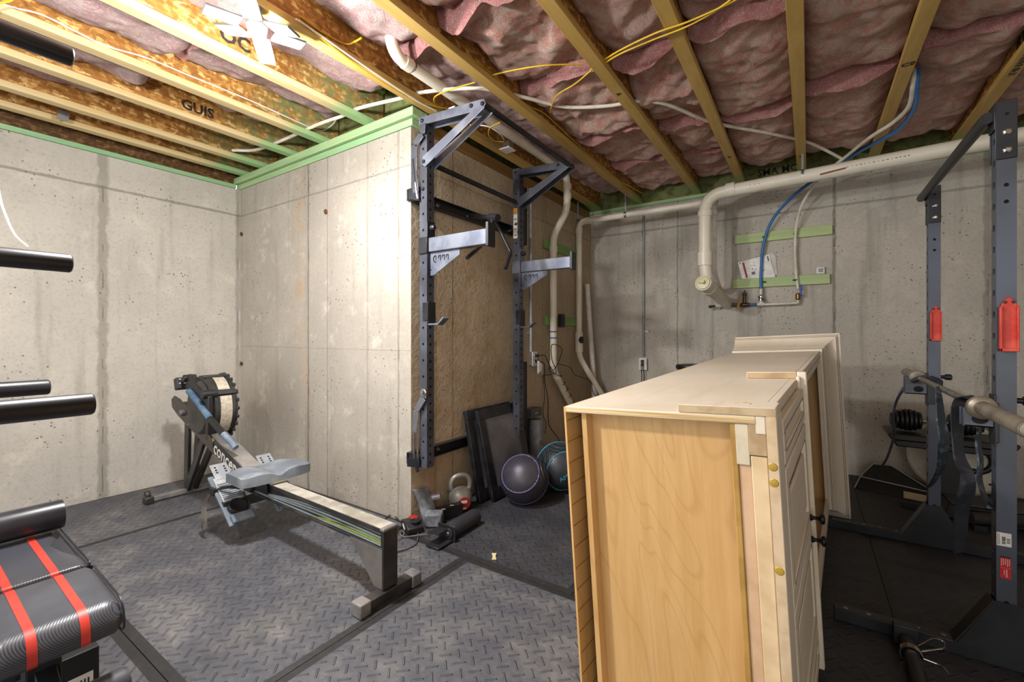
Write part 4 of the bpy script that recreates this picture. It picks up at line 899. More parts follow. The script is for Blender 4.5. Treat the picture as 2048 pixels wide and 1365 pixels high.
b = MB(); b.cyl((-1.497, YL - .035, ZT - .068), (-1.497, YR + .04, ZT - .068), .017, n=16); b.build('pull_up_bar', m_rackd, t)
b = MB(); b.cyl((XU + .0, YL + .03, 2.275), (XU + .0, YR - .03, 2.275), .017, n=16); b.build('cross_bar', m_rackd, t)
for z in (2.085, .425):
    b = MB(); b.box2((XC + .001, YL - .035, z - .036), (XC + .008, YR + .12, z + .036)); b.box2((XC + .001, YL - .035, z + .03), (XC + .045, YR + .12, z + .036)); b.box2((XC + .001, YL - .035, z - .036), (XC + .045, YR + .12, z - .030))
    s1 = b.build('stringer', m_rackd, t, smooth=0, bevel=.002)
    for y in (2.22, 2.55, 2.90, 3.1): b = MB(); b.lathe([(.016, 0), (.014, .008), (.007, .009), (.006, .022)], (XC + .008, y, z), (1, 0, 0), 6); b.build('lag_bolt', m_chrome, s1)
    for y in (YL, YR + .10):
        b = MB(); b.box2((XC + .012, y - .029, z - .045), (XU - S_ - .001, y - .023, z + .035)); b.build('hinge_plate', m_rackd, s1, bevel=.002)
# left gas-spring linkages, on the camera side of the left post
yp_ = YL - S_ - .02
def pp(*q): return [at(x, y, y=yp_) for x, y in q]
def flat(b, q, w_, th=.006):
    for a, c in zip(q[:-1], q[1:]): b.bar(a, c, th, w_, (1, 0, .0)) if False else b.bar(a, c, w_, th, (0, 1, 0))
b = MB(); flat(b, pp((846, 247), (844, 268), (829, 290), (828, 345), (832, 385)), .05); b.build('upper_link', m_rack, t, bevel=.003)
b = MB(); q = pp((826, 319), (830, 365)); b.cyl(q[0], q[1], .010, n=10); b.build('gas_spring', m_blk, t)
b = MB(); q = pp((830, 362), (835, 398)); b.cyl(q[0], q[1], .005, n=8); b.build('spring_rod', m_chrome, t)
b = MB(); q = pp((816, 378), (836, 372), (838, 402), (816, 398)); b.add(q + [p + V((0, .006, 0)) for p in q], [(0, 1, 2, 3), (7, 6, 5, 4), (0, 4, 5, 1), (1, 5, 6, 2), (2, 6, 7, 3), (3, 7, 4, 0)]); b.build('spring_bracket', m_rackd, t, bevel=.001)
b = MB(); flat(b, pp((848, 782), (847, 797), (832, 822), (829, 866)), .045); b.build('lower_link', plain('worn_link_steel', '#74777d', .35, .5), t, bevel=.003)
b = MB(); q = pp((848, 785)); b.lathe([(.024, 0), (.022, .006), (.013, .008), (.012, .02)], q[0], (0, -1, 0), 14); b.build('pivot_bolt', m_chrome, t)
b = MB(); q = pp((829, 866), (828, 918), (836, 866), (835, 918)); b.cyl(q[0], q[1], .006, n=8); b.cyl(q[2], q[3], .006, n=8); b.build('gas_spring', m_chrome, t)
b = MB(); q = pp((814, 918), (838, 914), (838, 936), (814, 934)); b.add(q + [p + V((0, .008, 0)) for p in q], [(0, 1, 2, 3), (7, 6, 5, 4), (0, 4, 5, 1), (1, 5, 6, 2), (2, 6, 7, 3), (3, 7, 4, 0)]); b.build('spring_bracket', m_rackd, t, bevel=.001)
b = MB(); q = pp((828, 918), (836, 945)); b.bar(q[0], q[1], .02, .008, (0, 1, 0)); b.build('spring_end', m_rackd, t)
# right post details
for z0, z1 in ((1.95, 2.43), (.45, .98)):
    b = MB(); b.box2((XC + .045, YR + .10, z0), (XU + .02, YR + .106, z1)); b.box2((XU + .01, YR + .05, z0), (XU + .016, YR + .106, z1)); b.build('side_link', m_rackd, t, bevel=.003)
b = MB(); q0 = V((XU - .014, YR - S_ - .001, 0)); b.box2((q0.x - .012, q0.y - .001, 1.985), (q0.x + .026, q0.y, 2.23)); lab_ = b.build('level_sticker', plain('sticker_white', '#d9d6cc', .5), t)
b = MB(); b.box2((q0.x - .012, q0.y - .0018, 2.18), (q0.x + .026, q0.y - .001, 2.23)); b.build('orange_band', plain('sticker_orange', '#b97b34', .5), lab_)
b = MB()
for z in (2.01, 2.06, 2.10, 2.14): b.box((q0.x + .007, q0.y - .0013, z), (.022, .0006, .012))
b.build('print', m_prt, lab_)
# spotter arms
def logo(b, c, sz):
    """worn stencilled marks on the gusset"""
    for k, sx in enumerate((0, .9, 1.75, 2.6)):
        o = c + V((sx * sz, 0, 0)); 
        if k == 0:
            b.tube([o + V((-.45 * sz * math.cos(a), 0, .55 * sz * math.sin(a))) for a in [1.9 - .38 * i for i in range(11)]], sz * .10, 4); b.bar(o + V((.1 * sz, 0, .45 * sz)), o + V((.1 * sz, 0, -.25 * sz)), .002, sz * .16, (1, 0, 0))
        else:
            b.bar(o + V((-.2 * sz, 0, .45 * sz)), o + V((.3 * sz, 0, .45 * sz)), .002, sz * .2); b.bar(o + V((.25 * sz, 0, .45 * sz)), o + V((.25 * sz, 0, -.35 * sz)), .002, sz * .18, (1, 0, 0)); b.bar(o + V((-.2 * sz, 0, .45 * sz)), o + V((-.2 * sz, 0, .0)), .002, sz * .16, (1, 0, 0))
for y, lab in ((YL, 'grey spotter arm on the left rack post, nearer the camera'), (YR, 'grey spotter arm on the right rack post, in front of the white pipes')):
    s = thing('spotter_arm', lab, 'spotter arm', (XU, y, 1.75), group='spotter arms on the wall rack')
    x0 = XU + S_ + .006 if y == YL else XU + S_ + .006
    b = MB(); b.box2((x0 + .002, y - .026, 1.708), (-1.485, y + .026, 1.795)); b.build('arm_tube', m_arm, s, bevel=.004)
    b = MB(); b.box2((-1.485, y - .034, 1.695), (-1.465, y + .034, 1.83)); b.build('end_plate', m_rackd, s, bevel=.003)
    b = MB(); b.box2((XU + S_ + .001, y - .034, 1.57), (XU + S_ + .006, y + .034, 1.90)); b.box2((XU - .034, y - .040, 1.70), (XU + S_ + .006, y - .034, 1.80)); b.build('mounting_saddle', m_rackd if y == YL else m_arm, s, bevel=.002)
    b = MB(); b.prism([(x0, 1.706), (x0 + .235, 1.706), (x0 + .235, 1.672), (x0 + .03, 1.565), (x0, 1.565)], (0, y - .003, 0), (1, 0, 0), (0, 0, 1), (0, -.006, 0)); gs = b.build('gusset', m_arm, s, bevel=.002)
    b = MB(); logo(b, V((x0 + .045, y - .010, 1.665)), .036); b.build('stencil', m_blk, gs, smooth=0)
    b = MB(); b.lathe([(.018, 0), (.02, .01), (.014, .03)], (XU + S_ + .006, y, 1.86), (1, 0, 0), 10); b.cyl((XU + S_ + .006, y, 1.60), (XU + S_ + .016, y, 1.60), .01); b.build('lock_pin', m_rackd, s)
for y, lab in ((YL, 'black hook cup low on the left rack post'), (YR, 'black hook cup low on the right rack post')):
    s = thing('hook_cup', lab, 'hook', (XU, y, 1.3), group='hook cups on the wall rack')
    x0 = XU + S_ + .001
    b = MB(); b.box2((x0, y - .032, 1.275), (x0 + .012, y + .032, 1.405)); b.box2((XU, y - .038, 1.29), (x0 + .012, y - .032, 1.40)); b.build('back_plate', m_rackd, s, bevel=.002)
    b = MB(); b.box2((x0, y - .026, 1.262), (x0 + .085, y + .026, 1.272)); b.bar((x0 + .08, y, 1.267), (x0 + .125, y, 1.305), .052, .010, (-.6, 0, .8)); b.build('hook', m_arm, s, bevel=.002)
# handle attachment clamped to the upper rail
s = thing('grip_handles', 'black V-shaped grip handles hanging from the rack between the posts', 'handle attachment', (-2.05, 2.47, 2.05))
b = MB(); c0 = V((-2.06, 2.52, 2.075)); c1 = at(996, 436, y=2.45); b.tube([c0, c1 - (c1 - c0).normalized() * .06], .016, 12); b.tube([c1 - (c1 - c0).normalized() * .09, c1], .026, 14); b.build('sleeve', m_rackd, s)
b = MB(); b.tube(bend([c1 - V((.05, 0, 0)), at(1000, 462, x=-1.79), at(1022, 506, x=-1.72), at(1012, 537, x=-1.66)], .03), .0125, 10); b.build('handle_bar', m_rackd, s, smooth=60)
b = MB(); b.tube(bend([c1 - V((.05, 0, 0)), at(981, 470, x=-1.80), at(960, 494, x=-1.74), at(935, 516, x=-1.68)], .03), .0125, 10); b.build('handle_bar', m_rackd, s, smooth=60)

# ------------------------------------------------------------------ things leaning and standing at the side wall
m_bkfr = plain('scuffed_black_frame', '#17181c', .35, c2='#26282e', sc=11)
m_scr = NT('dull_grey_screen'); f_ = m_scr.noise(2.2, 4, .6); m_scr = m_scr.done(m_scr.mix(m_scr.ramp(f_, .35, .7), '#76787e', '#4b4c51'), .32)
def lean(name, lab, cat, y0, y1, xb, xt, h, grp, screen=True):
    v = V((xt - xb, 0, h)); Lh = v.length; v.normalize(); u = V((0, 1, 0)); n = u.cross(v)
    if n.x < 0: n = -n
    o = V((xb, y0, .018)); W = y1 - y0; s = thing(name, lab, cat, o, group=grp); fw_ = .075; tk = .032
    b = MB()
    for a, c in (((0, 0), (W, fw_)), ((0, Lh - fw_), (W, Lh)), ((0, fw_), (fw_, Lh - fw_)), ((W - fw_, fw_), (W, Lh - fw_))):
        b.prism([(a[0], a[1]), (c[0], a[1]), (c[0], c[1]), (a[0], c[1])], o, u, v, n * -tk)
    b.build('frame', m_bkfr, s, bevel=.003)
    b = MB(); b.prism([(fw_ - .01, fw_ - .01), (W - fw_ + .01, fw_ - .01), (W - fw_ + .01, Lh - fw_ + .01), (fw_ - .01, Lh - fw_ + .01)], o - n * .008, u, v, n * -.004); b.build('panel', m_scr, s, smooth=0)
    b = MB(); 
    for q in (.02, W - .05): b.prism([(q, 0), (q + .03, 0), (q + .03, -.012), (q, -.012)], o - n * .01, u, v, n * -.02)
    b.build('corner_foot', m_rackd, s)
lean('framed_panel', 'black framed grey panel leaning on the brown wall behind the exercise balls', 'framed panel', 2.55, 3.11, -1.865, -2.015, .63, 'leaning framed panels')
lean('framed_panel', 'black frame tucked behind the leaning grey panel, only its left edge showing', 'framed panel', 2.47, 3.03, -1.925, -2.055, .635, 'leaning framed panels')
m_ball = NT('ribbed_rubber')
def ballmat(name, c, c2):
    t_ = NT(name); X = t_.xyz(); d = t_.math('ABSOLUTE', X[0]); wv = t_.math('FRACT', t_.math('MULTIPLY', t_.math('ADD', X[2], t_.math('MULTIPLY', d, .8)), 46.0))
    h = t_.ramp(t_.math('ABSOLUTE', t_.math('SUBTRACT', wv, .5)), .15, .4); msk = t_.math('MULTIPLY', t_.ramp(X[1], -.055, -.04, 1, 0), 1.0)
    msk = t_.math('SUBTRACT', 1.0, t_.ramp(X[1], -.115, -.105, 1.0, 0.0)); msk = t_.math('MULTIPLY', msk, t_.ramp(X[1], .02, .03, 1.0, 0.0))
    h2 = t_.math('MULTIPLY', h, msk); n = t_.noise(5, 4)
    return t_.done(t_.mix(t_.ramp(n, .4, .7), c, c2), .42, bump=h2, bstr=1.0, bdist=.012)
def ball(c, r, Rm, lab, m, mr, txt, dirs):
    s = thing('exercise_ball', lab, 'ball', c, Rm, 'rubber exercise balls'); w_ = MW[s.name]
    b = MB(); b.sphere((0, 0, 0), r, 48, 32); b.build('shell', m, s, smooth=80, world=False)
    b = MB()
    for yy in (-.108, .026):
        rr = math.sqrt(r * r - yy * yy); b.tube([V((rr * math.cos(a), yy, rr * math.sin(a))) for a in [2 * pi * i / 60 for i in range(60)]], .0035, 6, closed=True)
    b.build('colored_seam', mr, s, smooth=80, world=False)
    if txt:
        b = MB(); yy = -math.sqrt(r * r - .03 ** 2); text(txt, (0, -r - .0005, .0), (1, 0, 0), (0, 0, 1), .05, th=.004, mb=b)
        for i, p in enumerate(b.v): 
            q = V((p.x, -math.sqrt(max(1e-6, r * r - p.x ** 2 - p.z ** 2)), p.z)); b.v[i] = q * (1.002 if p.y > -r else 1.006)
        b.build('lettering', mr, s, smooth=0, world=False)
mb1 = ballmat('purple_black_rubber', '#302f38', '#3d3b45'); mb2 = ballmat('blue_black_rubber', '#2c3138', '#39404a')
def face(dirv, rollz=0.0):
    y = -V(dirv).normalized(); z = V((0, 0, 1)); x = y.cross(z).normalized(); z = x.cross(y)
    return MX((x, y, z)).transposed() @ MX.Rotation(rollz, 3, 'Y')
bc1 = V((-1.69, 2.68, .173)); bc2 = V((-1.615, 3.06, .184))
ball(bc1, .173, face((.25, -1.0, .75), .5), 'dark exercise ball with purple seams in front of the framed panel', mb1, plain('purple_line', '#5c4d86', .5), '20', 0)
ball(bc2, .184, face((1.0, -.75, -.1), -.6), 'dark exercise ball with bright blue seams beside the toppled cabinet', mb2, plain('cyan_line', '#3fa3c0', .5), 'AMRAP', 0)
# grey roll and box standing behind the balls
s = thing('foam_roll', 'grey rolled foam cylinder standing by the wall behind the exercise balls', 'foam roll', (-2.0, 3.36, 0))
b = MB(); b.lathe([(.058, .001), (.062, .006), (.062, .455), (.054, .462), (.03, .455)], (-1.995, 3.36, 0), n=28); b.build('roll', plain('grey_foam', '#70747b', .6, c2='#83878d', sc=20), s, smooth=50)
b = MB(); b.tube(arc((-1.930, 3.33, .27), (0, .8, .6), (0, -.6, .8), .018, 0, 2 * pi, 14), .002, 5); b.build('ring_mark', m_blk, s)
b = MB(); b.box2((-2.085, 3.265, .48), (-1.99, 3.45, .555)); b.box2((-2.085, 3.265, .001), (-2.06, 3.45, .48)); b.cur = 1; b.box2((-1.9895, 3.33, .512), (-1.989, 3.385, .518)); tag(b.build('wall_box', [plain('slate_box', '#4a4e57', .5, c2='#5d6169'), m_white], bevel=.004), 'slate grey box-topped stand against the side wall above the foam roll', 'box')
# kettlebell
kc = V((-2.0, 2.345, 0)); s = thing('kettlebell', 'silver kettlebell with a red disc on its side beside the wall', 'kettlebell', kc)
m_kb = plain('cast_silver', '#8c8a86', .42, .35, c2='#a29f99', sc=8)
b = MB(); b.lathe([(.045, .001), (.056, .006), (.073, .04), (.081, .08), (.075, .115), (.055, .142), (.03, .152), (.0, .155)], kc, n=32); b.build('body', m_kb, s, smooth=60)
hv = V((.55, .83, 0)).normalized(); hp = [kc + hv * x + V((0, 0, z)) for x, z in ((-.052, .12), (-.066, .155), (-.062, .195), (-.042, .222), (0, .232), (.042, .222), (.062, .195), (.066, .155), (.052, .12))]
b = MB(); b.tube(spline(hp, 5), .0165, 12); b.build('handle', m_kb, s, smooth=60)
m_red = plain('red_enamel', '#a6281f', .45)
dn = V((.82, -.52, -.05)).normalized(); b = MB(); b.lathe([(.044, .0), (.046, .006), (.042, .010)], kc + V((0, 0, .062)) + dn * .070, dn, 24); rd = b.build('red_disc', m_red, s)
b = MB(); sx = V((-dn.y, dn.x, 0)) * -1; b.box(kc + V((0, 0, .078)) + dn * .0815, (.042, .001, .02), MX((sx, dn, V((0, 0, 1)))).transposed()); b.box(kc + V((0, 0, .034)) + dn * .0815, (.03, .001, .012), MX((sx, dn, V((0, 0, 1)))).transposed()); b.build('white_label', m_white, rd)
# padded roller attachment on the floor
p1 = at(896, 1064, z=.047); p2 = at(952, 1032, z=.047)
s = thing('padded_roller', 'black padded roller attachment lying on the mat in front of the kettlebell', 'roller', p1)
b = MB(); d = (p2 - p1).normalized(); b.lathe([(.03, 0), (.044, .004), (.047, .012), (.047, (p2 - p1).length - .012), (.044, (p2 - p1).length - .004), (.02, (p2 - p1).length)], p1, d, 24); b.build('foam_pad', plain('black_foam', '#2a2c33', .55), s, smooth=50)
sd = V((-d.y, d.x, 0))
b = MB(); b.box(p1 - d * .01 + V((0, 0, -.0)), (.008, .13, .092), MX((d, sd, V((0, 0, 1)))).transposed()); b.box(p1 - d * .075 + V((0, 0, -.036)), (.13, .10, .008), MX((d, sd, V((0, 0, 1)))).transposed()); b.box(p1 - d * .07 + V((0, 0, .025)) + sd * .02, (.11, .07, .006), MX((d, sd, V((0, 0, 1)))).transposed()); b.lathe([(.03, 0), (.034, .01), (.02, .012)], p1 - d * .014 - sd * .02, -d, 14); b.build('bracket', m_rackd, s, bevel=.004)
b = MB(); b.lathe([(.012, 0), (.010, .006)], p1 - d * .027 - sd * .02, -d, 6); b.build('bolt', m_chrome, s)
# grey padded tongue leaning on the wall corner
q = [at(840, 978, x=-2.085), at(850, 1000, x=-2.06), at(858, 1030, x=-2.01), at(866, 1054, x=-1.96)]
s = thing('attachment_pad', 'dusty grey flat rack attachment leaning against the foot of the wall corner', 'attachment', q[-1])
b = MB(); sp_ = spline(q, 4); b.ribbon(sp_, [V((.02, .045, 0))] * len(sp_), .022); b.build('pad', plain('dusty_rubber', '#4d5056', .7, c2='#73767a', sc=14), s, bevel=.004)
b = MB(); k = at(868, 1046, x=-1.96); b.box((k.x, k.y, .045), (.11, .09, .085), MX.Rotation(.6, 3, 'Z')); b.build('base', plain('dusty_rubber_base', '#55585f', .7, c2='#7b7e82', sc=20), s, bevel=.012)
b = MB(); k = at(864, 996, x=-2.02); b.cyl(k, k + V((.05, .03, .012)), .02, n=14); b.build('knob', plain('grey_knob', '#8b8b90', .4, .3), s, bevel=.003)
b = MB(); k = at(893, 1022, z=.05); k.z = .04; b.box(k, (.05, .22, .078), MX.Rotation(-.35, 3, 'Z')); b.cur = 1
for i in range(2): b.box(k + V((.02, -.05 + .08 * i, .0405)), (.025, .012, .002), MX.Rotation(.6, 3, 'Z'))
tag(b.build('tool_case', [m_blk, m_white], bevel=.004), 'low black case on the floor between the grey attachment and the kettlebell', 'case')
# charger with cord
c = at(824, 1060, z=0.0); s = thing('battery_charger', 'black and red battery charger on the floor at the wall corner', 'charger', c)
Rz_ = MX.Rotation(-.45, 3, 'Z')
b = MB(); b.prism([(-.065, 0), (.075, 0), (.075, .035), (.02, .062), (-.065, .05)], c + Rz_ @ V((0, -.05, .002)), Rz_ @ V((1, 0, 0)), (0, 0, 1), Rz_ @ V((0, .10, 0))); b.build('case', m_blk, s, bevel=.006)
b = MB(); b.box(c + Rz_ @ V((-.03, .02, .058)), (.05, .045, .02), Rz_); b.build('red_panel', m_red, s, bevel=.004)
b = MB(); b.lathe([(.0, 0), (.03, .0), (.034, .018), (.028, .02), (.022, .006), (.0, .005)], c + Rz_ @ V((.03, .01, .048)), n=16); b.build('battery_slot', m_rackd, s)
b = MB(); b.box(c + Rz_ @ V((.0, -.052, .028)), (.045, .002, .014), Rz_ @ MX.Rotation(.5, 3, 'Y')); b.build('white_label', m_white, s)
fl = lambda *q: [at(x, y, z=.006) for x, y in q]
cable(fl((812, 1052), (798, 1042), (785, 1030), (770, 1040), (782, 1048), (806, 1056)), 'charger cord looping toward the pale wall', m_blk, .0035, 'cord', 'floor cords')
cable([c + Rz_ @ V((.0, -.05, .03))] + fl((832, 1054), (836, 1072), (832, 1088), (815, 1098), (796, 1104), (780, 1112), (770, 1112)), 'grey cord arcing from the charger to the rower foot', plain('grey_cord', '#4b4a4c', .5), .0035, 'cord', 'floor cords')
cable([at(x, y, z=.012) for x, y in ((860, 1068), (838, 1071), (808, 1074), (800, 1068), (803, 1062), (808, 1066), (806, 1072), (790, 1082), (770, 1090))], 'thin steel cable with an eye loop on the mat by the padded roller', m_rgy, .003, 'cord', 'floor cords')
k = at(988, 1115, z=.003); b = MB(); b.prism([(-.012, -.03), (.012, -.03), (.008, 0), (.014, .034), (-.012, .036), (-.006, 0)], k, V((.8, .6, 0)), V((-.6, .8, 0)), (0, 0, .005)); tag(b.build('wood_chip', plain('pale_wood_chip', '#d9cf9a', .7)), 'small pale wood chip on the black mat', 'wood chip')
# ------------------------------------------------------------------ tall cabinet lying on its side
def glaze(name, c1, c2):
    t_ = NT(name); n = t_.noise(2.2, 5, .65); n2 = t_.noise(34, 4, .7); st = t_.noise(1, 4, .6, co=t_.map((26, 1.2, 26)))
    col = t_.mix(t_.ramp(n, .38, .7), c1, c2); col = t_.mix(t_.ramp(st, .55, .8, 0, .35), col, '#b8a482'); col = t_.mix(t_.ramp(n2, .62, .8, 0, .25), col, '#a48c68')
    return t_.done(col, .42)
m_cream = glaze('antique_cream_paint', '#dbcfbd', '#d1c4ad')
m_glz = plain('brown_glaze', '#5e4a32', .6)
m_ply = NT('raw_plywood_edge'); X_ = m_ply.xyz(); f_ = m_ply.noise(1, 3, .6, co=m_ply.map((3, 3, 260))); m_ply = m_ply.done(m_ply.mix(m_ply.ramp(f_, .42, .6), '#d8c296', '#b0925f'), .7)
def maple(name, c1, c2, c3):
    t_ = NT(name); X = t_.xyz()
    wv = t_.N('TexNoise'); t_.put(wv.inputs['Vector'], t_.map((3.2, 1, .75))); wv.inputs['Scale'].default_value = 1.0; wv.inputs['Detail'].default_value = 2; wv.inputs['Distortion'].default_value = .9
    rg = t_.math('FRACT', t_.math('MULTIPLY', wv.outputs['Fac'], 13.0)); rg = t_.ramp(t_.math('ABSOLUTE', t_.math('SUBTRACT', rg, .5)), .38, .5)
    fb = t_.noise(1, 5, .65, co=t_.map((40, 4, 3))); blo = t_.noise(1.6, 4, .6)
    col = t_.mix(t_.ramp(fb, .3, .7), c1, c2); col = t_.mix(t_.math('MULTIPLY', rg, .35), col, c3); col = t_.mix(t_.ramp(blo, .5, .75, 0, .4), col, '#c79b5c')
    kn = t_.noise(3.3, 2); col = t_.mix(t_.ramp(kn, .74, .8, 0, .5), col, '#a8743c')
    return t_.done(col, .38)
m_map = maple('maple_veneer', '#d0a972', '#c59b60', '#b0854c')
m_mdf = plain('raw_fibreboard', '#b59c78', .8, c2='#a08763', sc=14)
m_gluey = plain('dried_yellow_glue', '#a98c2f', .4)
CO = V((-.0286, 1.1622, .0149)); CR = MX.Rotation(-.0605, 3, 'Z') @ MX.Rotation(.0351, 3, 'X') @ MX.Rotation(-.0496, 3, 'Y')
D_, W_, LC, LM = .512, 1.005, 2.49, .764
t = thing('cabinet', 'large cream cabinet toppled on its side with its open maple base towards the camera', 'cabinet', CO, CR)
cm = MW[t.name]
def cb(fn, name, m, par=None, **k):
    b = MB(); fn(b); b.v = [cm @ p for p in b.v]; return b.build(name, m, par or t, **k)
PT = .018
top = cb(lambda b: b.box2((-D_, 0, W_ - PT), (-.02, LC - .12, W_)), 'side_panel', m_cream, bevel=.002)
cb(lambda b: (b.box2((-D_ + .001, -.0008, W_ - PT + .002), (-.02, .0008, W_ - .002))), 'plywood_edge', m_ply, top, smooth=0)
bot = cb(lambda b: b.box2((-D_, 0, 0), (-.02, LC - .12, PT)), 'side_panel', m_cream, bevel=.002)
def backp(b):
    b.box2((-D_ - .006, .0, .002), (-D_, LC - .12, W_ - .002)); b.cur = 1
    for i in range(16): b.box2((-D_ + .0, .004, .03 + .062 * i), (-D_ + .0012, .09, .033 + .062 * i))
cb(backp, 'back_panel', [m_map, plain('scored_line', '#a5762f', .7)], smooth=0)
cb(lambda b: b.box2((-D_ + .035, .03, PT), (-D_ + .05, .085, W_ - PT)), 'back_rail', m_map)
cb(lambda b: b.box2((-D_ + .05, .068, PT), (-.065, .082, W_ - PT)), 'bottom_panel', m_map, smooth=0)
cb(lambda b: b.box2((-D_ + .05, 1.55, PT), (-.03, 1.565, W_ - PT)), 'shelf', m_map, smooth=0)
cb(lambda b: b.box2((-.075, .008, PT), (-.062, .09, W_ - PT)), 'toe_board', plain('dark_gold_board', '#b08a45', .6, c2='#9b7736'), bevel=.002)
cb(lambda b: b.box2((-.062, .014, PT), (-.035, .09, W_ - .116)), 'toe_board', plain('pinkish_board', '#cfae8c', .75, c2='#c2a07c'), bevel=.002)
cb(lambda b: b.box2((-.064, .006, W_ - .115), (-.036, .06, W_ - PT - .002)), 'corner_block', plain('pale_block', '#d3c7ad', .7), bevel=.002)
cb(lambda b: b.box2((-.036, .003, W_ - .09), (.0, .05, W_ - .001)), 'corner_block', m_mdf, bevel=.002)
cb(lambda b: b.box2((-.034, .004, PT), (-.001, .03, W_ - .092)), 'base_rail', plain('sanded_pine', '#d8bf98', .7, c2='#c9ad84'), bevel=.002)
sk = cb(lambda b: b.box2((.0, 0, -.018), (.022, .095, W_ + .002)), 'front_skirting', m_cream, bevel=.004)
cb(lambda b: b.box2((.001, -.0012, -.016), (.021, .001, W_ + .0)), 'raw_edge', plain('raw_skirting_edge', '#cdb596', .8, c2='#bda582', sc=20), sk, smooth=0)
for z in (.895, .86, .665, .30): cb(lambda b: b.lathe([(.010, 0), (.008, -.002), (.0, -.003)], (.010, -.001, z), (0, 1, 0), 10), 'glue_spot', m_gluey, sk)
ss = cb(lambda b: b.prism([(-.19, W_ + .0005), (.022, W_ + .0005), (.022, W_ + .020), (-.19, W_ + .020)], (0, 0, 0), (1, 0, 0), (0, 0, 1), (0, .085, 0)), 'side_skirting', m_cream, bevel=.003)
cb(lambda b: b.box2((-.188, -.001, W_ + .002), (.020, .001, W_ + .019)), 'raw_edge', plain('raw_end_edge', '#bba685', .8, c2='#a8906c', sc=20), ss, smooth=0)
cb(lambda b: [b.box((-.075 + .012 * i, .05 + .006 * (i % 3), W_ + .0205), (.016, .007, .0008), MX.Rotation(.5 * i, 3, 'Z')) for i in range(4)], 'glue_smear', plain('pale_glue', '#d4c58c', .5), ss)
# face frame
def fbox(b, y0, y1, z0, z1, x0=-.02, x1=0.0): b.box2((x0, y0, z0), (x1, y1, z1))
cb(lambda b: (fbox(b, .0, LC - .12, W_ - .04, W_), fbox(b, 0, LC - .12, 0, .04), fbox(b, .095, .13, .04, W_ - .04), fbox(b, LM - .05, LM + .05, .04, W_ - .04), fbox(b, LC - .20, LC - .12, .04, W_ - .04)), 'face_frame', m_cream, bevel=.002)
# base: two pilaster panels and two doors
def panel(name, z0, z1, y0=.125, y1=LM - .045, par=None, st=.055):
    x = .0; d = cb(lambda b: (fbox(b, y0, y1, z0, z0 + st, x, x + .02), fbox(b, y0, y1, z1 - st, z1, x, x + .02), fbox(b, y0, y0 + st, z0 + st, z1 - st, x, x + .02), fbox(b, y1 - st, y1, z0 + st, z1 - st, x, x + .02)), name, m_cream, par, bevel=.004)
    if z1 - z0 > .16:
        cb(lambda b: fbox(b, y0 + st - .004, y1 - st + .004, z0 + st - .004, z1 - st + .004, x, x + .008), 'inset_panel', m_cream, d)
        cb(lambda b: fbox(b, y0 + st + .03, y1 - st - .03, z0 + st + .03, z1 - st - .03, x + .008, x + .017), 'raised_center', m_cream, d, bevel=.009)
    else:
        cb(lambda b: fbox(b, y0 + st - .02, y1 - st + .02, z0 + st - .004, z1 - st + .004, x, x + .012), 'inset_panel', m_cream, d, bevel=.003)
    e = .0012; yy0, yy1, zz0, zz1 = y0 + st, y1 - st, z0 + min(st, (z1 - z0) * .4), z1 - min(st, (z1 - z0) * .4)
    cb(lambda b: (fbox(b, yy0 - .008, yy1 + .008, zz0 - .008, zz0 - .005, x + .0195, x + .0204), fbox(b, yy0 - .008, yy1 + .008, zz1 + .005, zz1 + .008, x + .0195, x + .0204), fbox(b, yy0 - .008, yy0 - .005, zz0 - .008, zz1 + .008, x + .0195, x + .0204), fbox(b, yy1 + .005, yy1 + .008, zz0 - .008, zz1 + .008, x + .0195, x + .0204)), 'glaze_line', m_glz, d, smooth=0)
    return d
panel('pilaster', .865, .975, st=.035); panel('pilaster', .03, .14, st=.035)
d1 = panel('door', .505, .855); d2 = panel('door', .15, .50)
for d, z in ((d1, .54), (d2, .465)):
    b = MB(); b.lathe([(.010, 0), (.012, .003), (.006, .010), (.006, .020), (.010, .026), (.0165, .030), (.018, .036), (.014, .041), (.0, .043)], cm @ V((.020, LM - .085, z)), CR @ V((1, 0, 0)), 20); b.build('knob', plain('black_iron', '#131214', .35, .4), d, smooth=60)
# counter moulding at the waist
cb(lambda b: (b.box2((.0, LM - .016, -.026), (.030, LM + .012, W_ + .024)), b.box2((.0, LM + .012, -.016), (.018, LM + .03, W_ + .014)), b.box2((.0, LM - .034, -.01), (.012, LM - .016, W_ + .010))), 'waist_moulding', m_cream, bevel=.004)
wm = cb(lambda b: (b.box2((-.16, LM - .016, W_ + .0005), (.0, LM + .012, W_ + .024)), b.box2((-.165, LM + .012, W_ + .0005), (.0, LM + .03, W_ + .012))), 'side_moulding', m_cream, bevel=.004)
cb(lambda b: b.box2((-.158, LM - .0166, W_ + .002), (.0, LM - .0155, W_ + .022)), 'raw_edge', m_mdf, wm, smooth=0)
